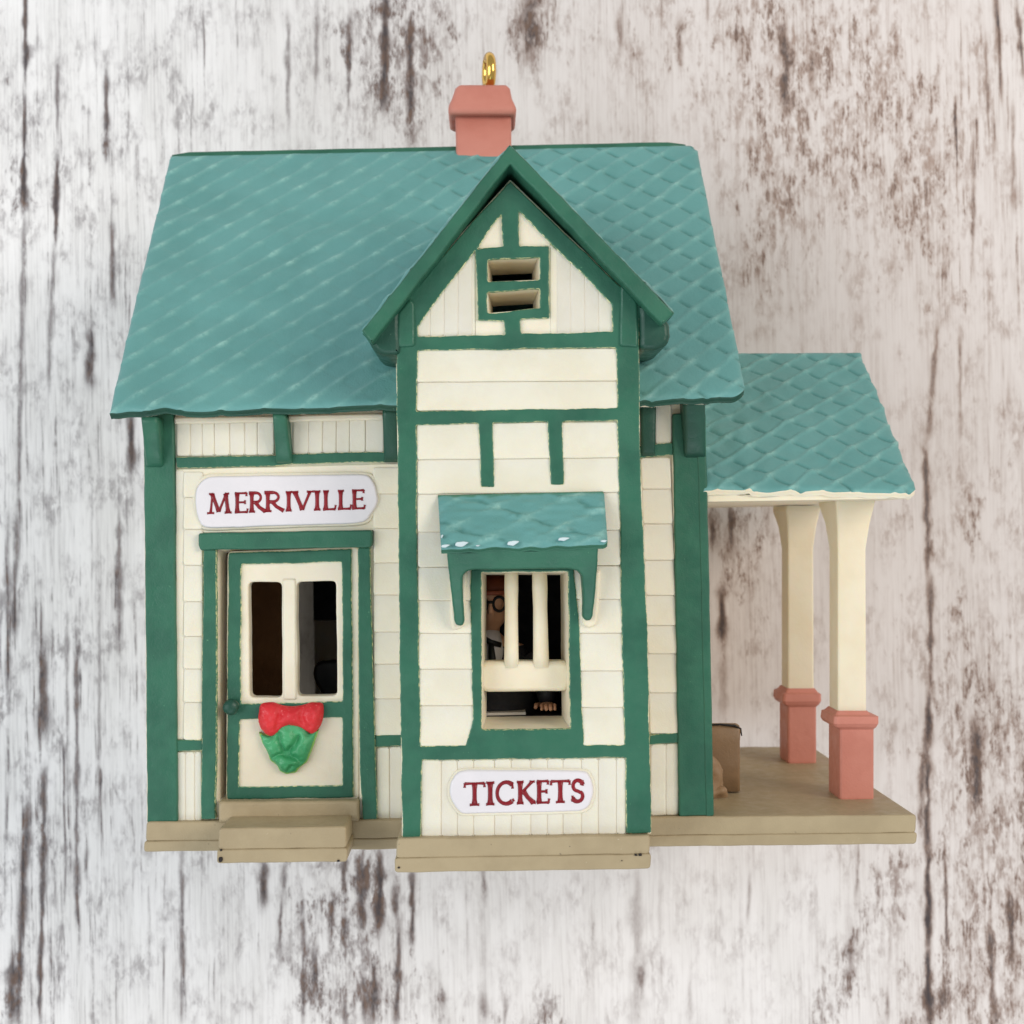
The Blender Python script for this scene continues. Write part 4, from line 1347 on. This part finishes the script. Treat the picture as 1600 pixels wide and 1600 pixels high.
tube(mb, [(hc.x - 13, hc.y - 48, hc.z - 2), (hc.x, hc.y - 54, hc.z + 7), (hc.x + 14, hc.y - 60, hc.z - 1)], [5, 4, 5], 8)
tube(mb, [(hc.x, hc.y - 55, hc.z + 8), (hc.x + 2, hc.y - 84, hc.z + 14), (hc.x + 6, hc.y - 122, hc.z + 13)], [4, 6, 6], 8, flat=.5)
mb.build('necktie', ['black'], cl)

# counter with papers, and a chair further in
ctr = thing('ticket_counter', 'dark ticket counter with white papers behind the lower window opening', 'counter', (U(800, 1200, 60).x, U(800, 1300, 60).y, 0))
mb = MB()
a, b = U(655, 1117, 60), U(968, 1117, 60)
wbox(mb, a.x, b.x, a.y - 160, a.y - 6, -40, 48)
mb.build('counter_body', ['black'], ctr)
mb = MB()
wbox(mb, U(748, 1133, 60).x, U(822, 1133, 60).x, a.y - 5, a.y - 1, -30, 46)
mb.build('paper', ['paper'], ctr)
ch = thing('chair', 'black chair standing inside behind the right door pane', 'chair', (-320, yb + 4, -250))
mb = MB()
chx, chy = U(545, 1040, -200).x, U(545, 1040, -200).y
slab(mb, [(490, 1041), (500, 1034), (552, 1030), (560, 1040), (548, 1110), (512, 1104), (488, 1058)], -222, -200, b=6, r=8, wob=1, back=True)
mb.build('backrest', ['black'], ch)
mb = MB()
xa, xb = U(505, 1100, -200).x, U(560, 1100, -200).x
sy = U(505, 1110, -200).y
wbox(mb, xa, xb, sy - 12, sy, -300, -199)
mb.build('seat', ['black'], ch)
for (x, z) in ((xa + 5, -204), (xb - 5, -204), (xa + 5, -295), (xb - 5, -295)):
    mb = MB()
    tube(mb, [(x, sy - 10, z), (x, yb + 4, z)], 5, 8)
    mb.build('leg', ['black'], ch)

# ------------------------------------------------------------------ luggage on the platform
py_ = U(1150, 1243, -170).y
lg = thing('suitcase', 'brown upright suitcase with dark lid edge on the platform beside the green corner post', 'suitcase', (U(1130, 1240, -190).x, py_, -200))
mb = MB()
loft(mb, [(1134, 1096, 1156, -172, -204), (1140, 1095, 1158, -168, -206), (1160, 1095, 1157, -170, -206), (1190, 1095, 1157, -168, -206), (1237, 1096, 1157, -168, -206)], r=.14, seg=3)
mb.build('case_body', ['luggage'], lg)
mb = MB()
e = [U(x_, y_, z_) for x_, y_, z_ in ((1097, 1133, -170), (1125, 1132, -168), (1148, 1134, -168), (1157, 1139, -172), (1159, 1150, -174))]
tube(mb, e, [1.6, 1.8, 2.2, 2.0, 1.0], 8)
mb.build('lid_edge', ['black'], lg)
bg = thing('travel_bag', 'small rumpled brown bag lying in front of the suitcase', 'bag', tuple(U(1118, 1252, -130)))
mb = MB()
for (x, y, rx, ry_, rz) in ((1108, 1216, 26, 38, 16), (1112, 1237, 27, 15, 22)):
    blob(mb, U(x, y, -142), rx, ry_, rz, amp=10, fr=.06, seed=y)
mb.build('bag_body', ['luggage'], bg)
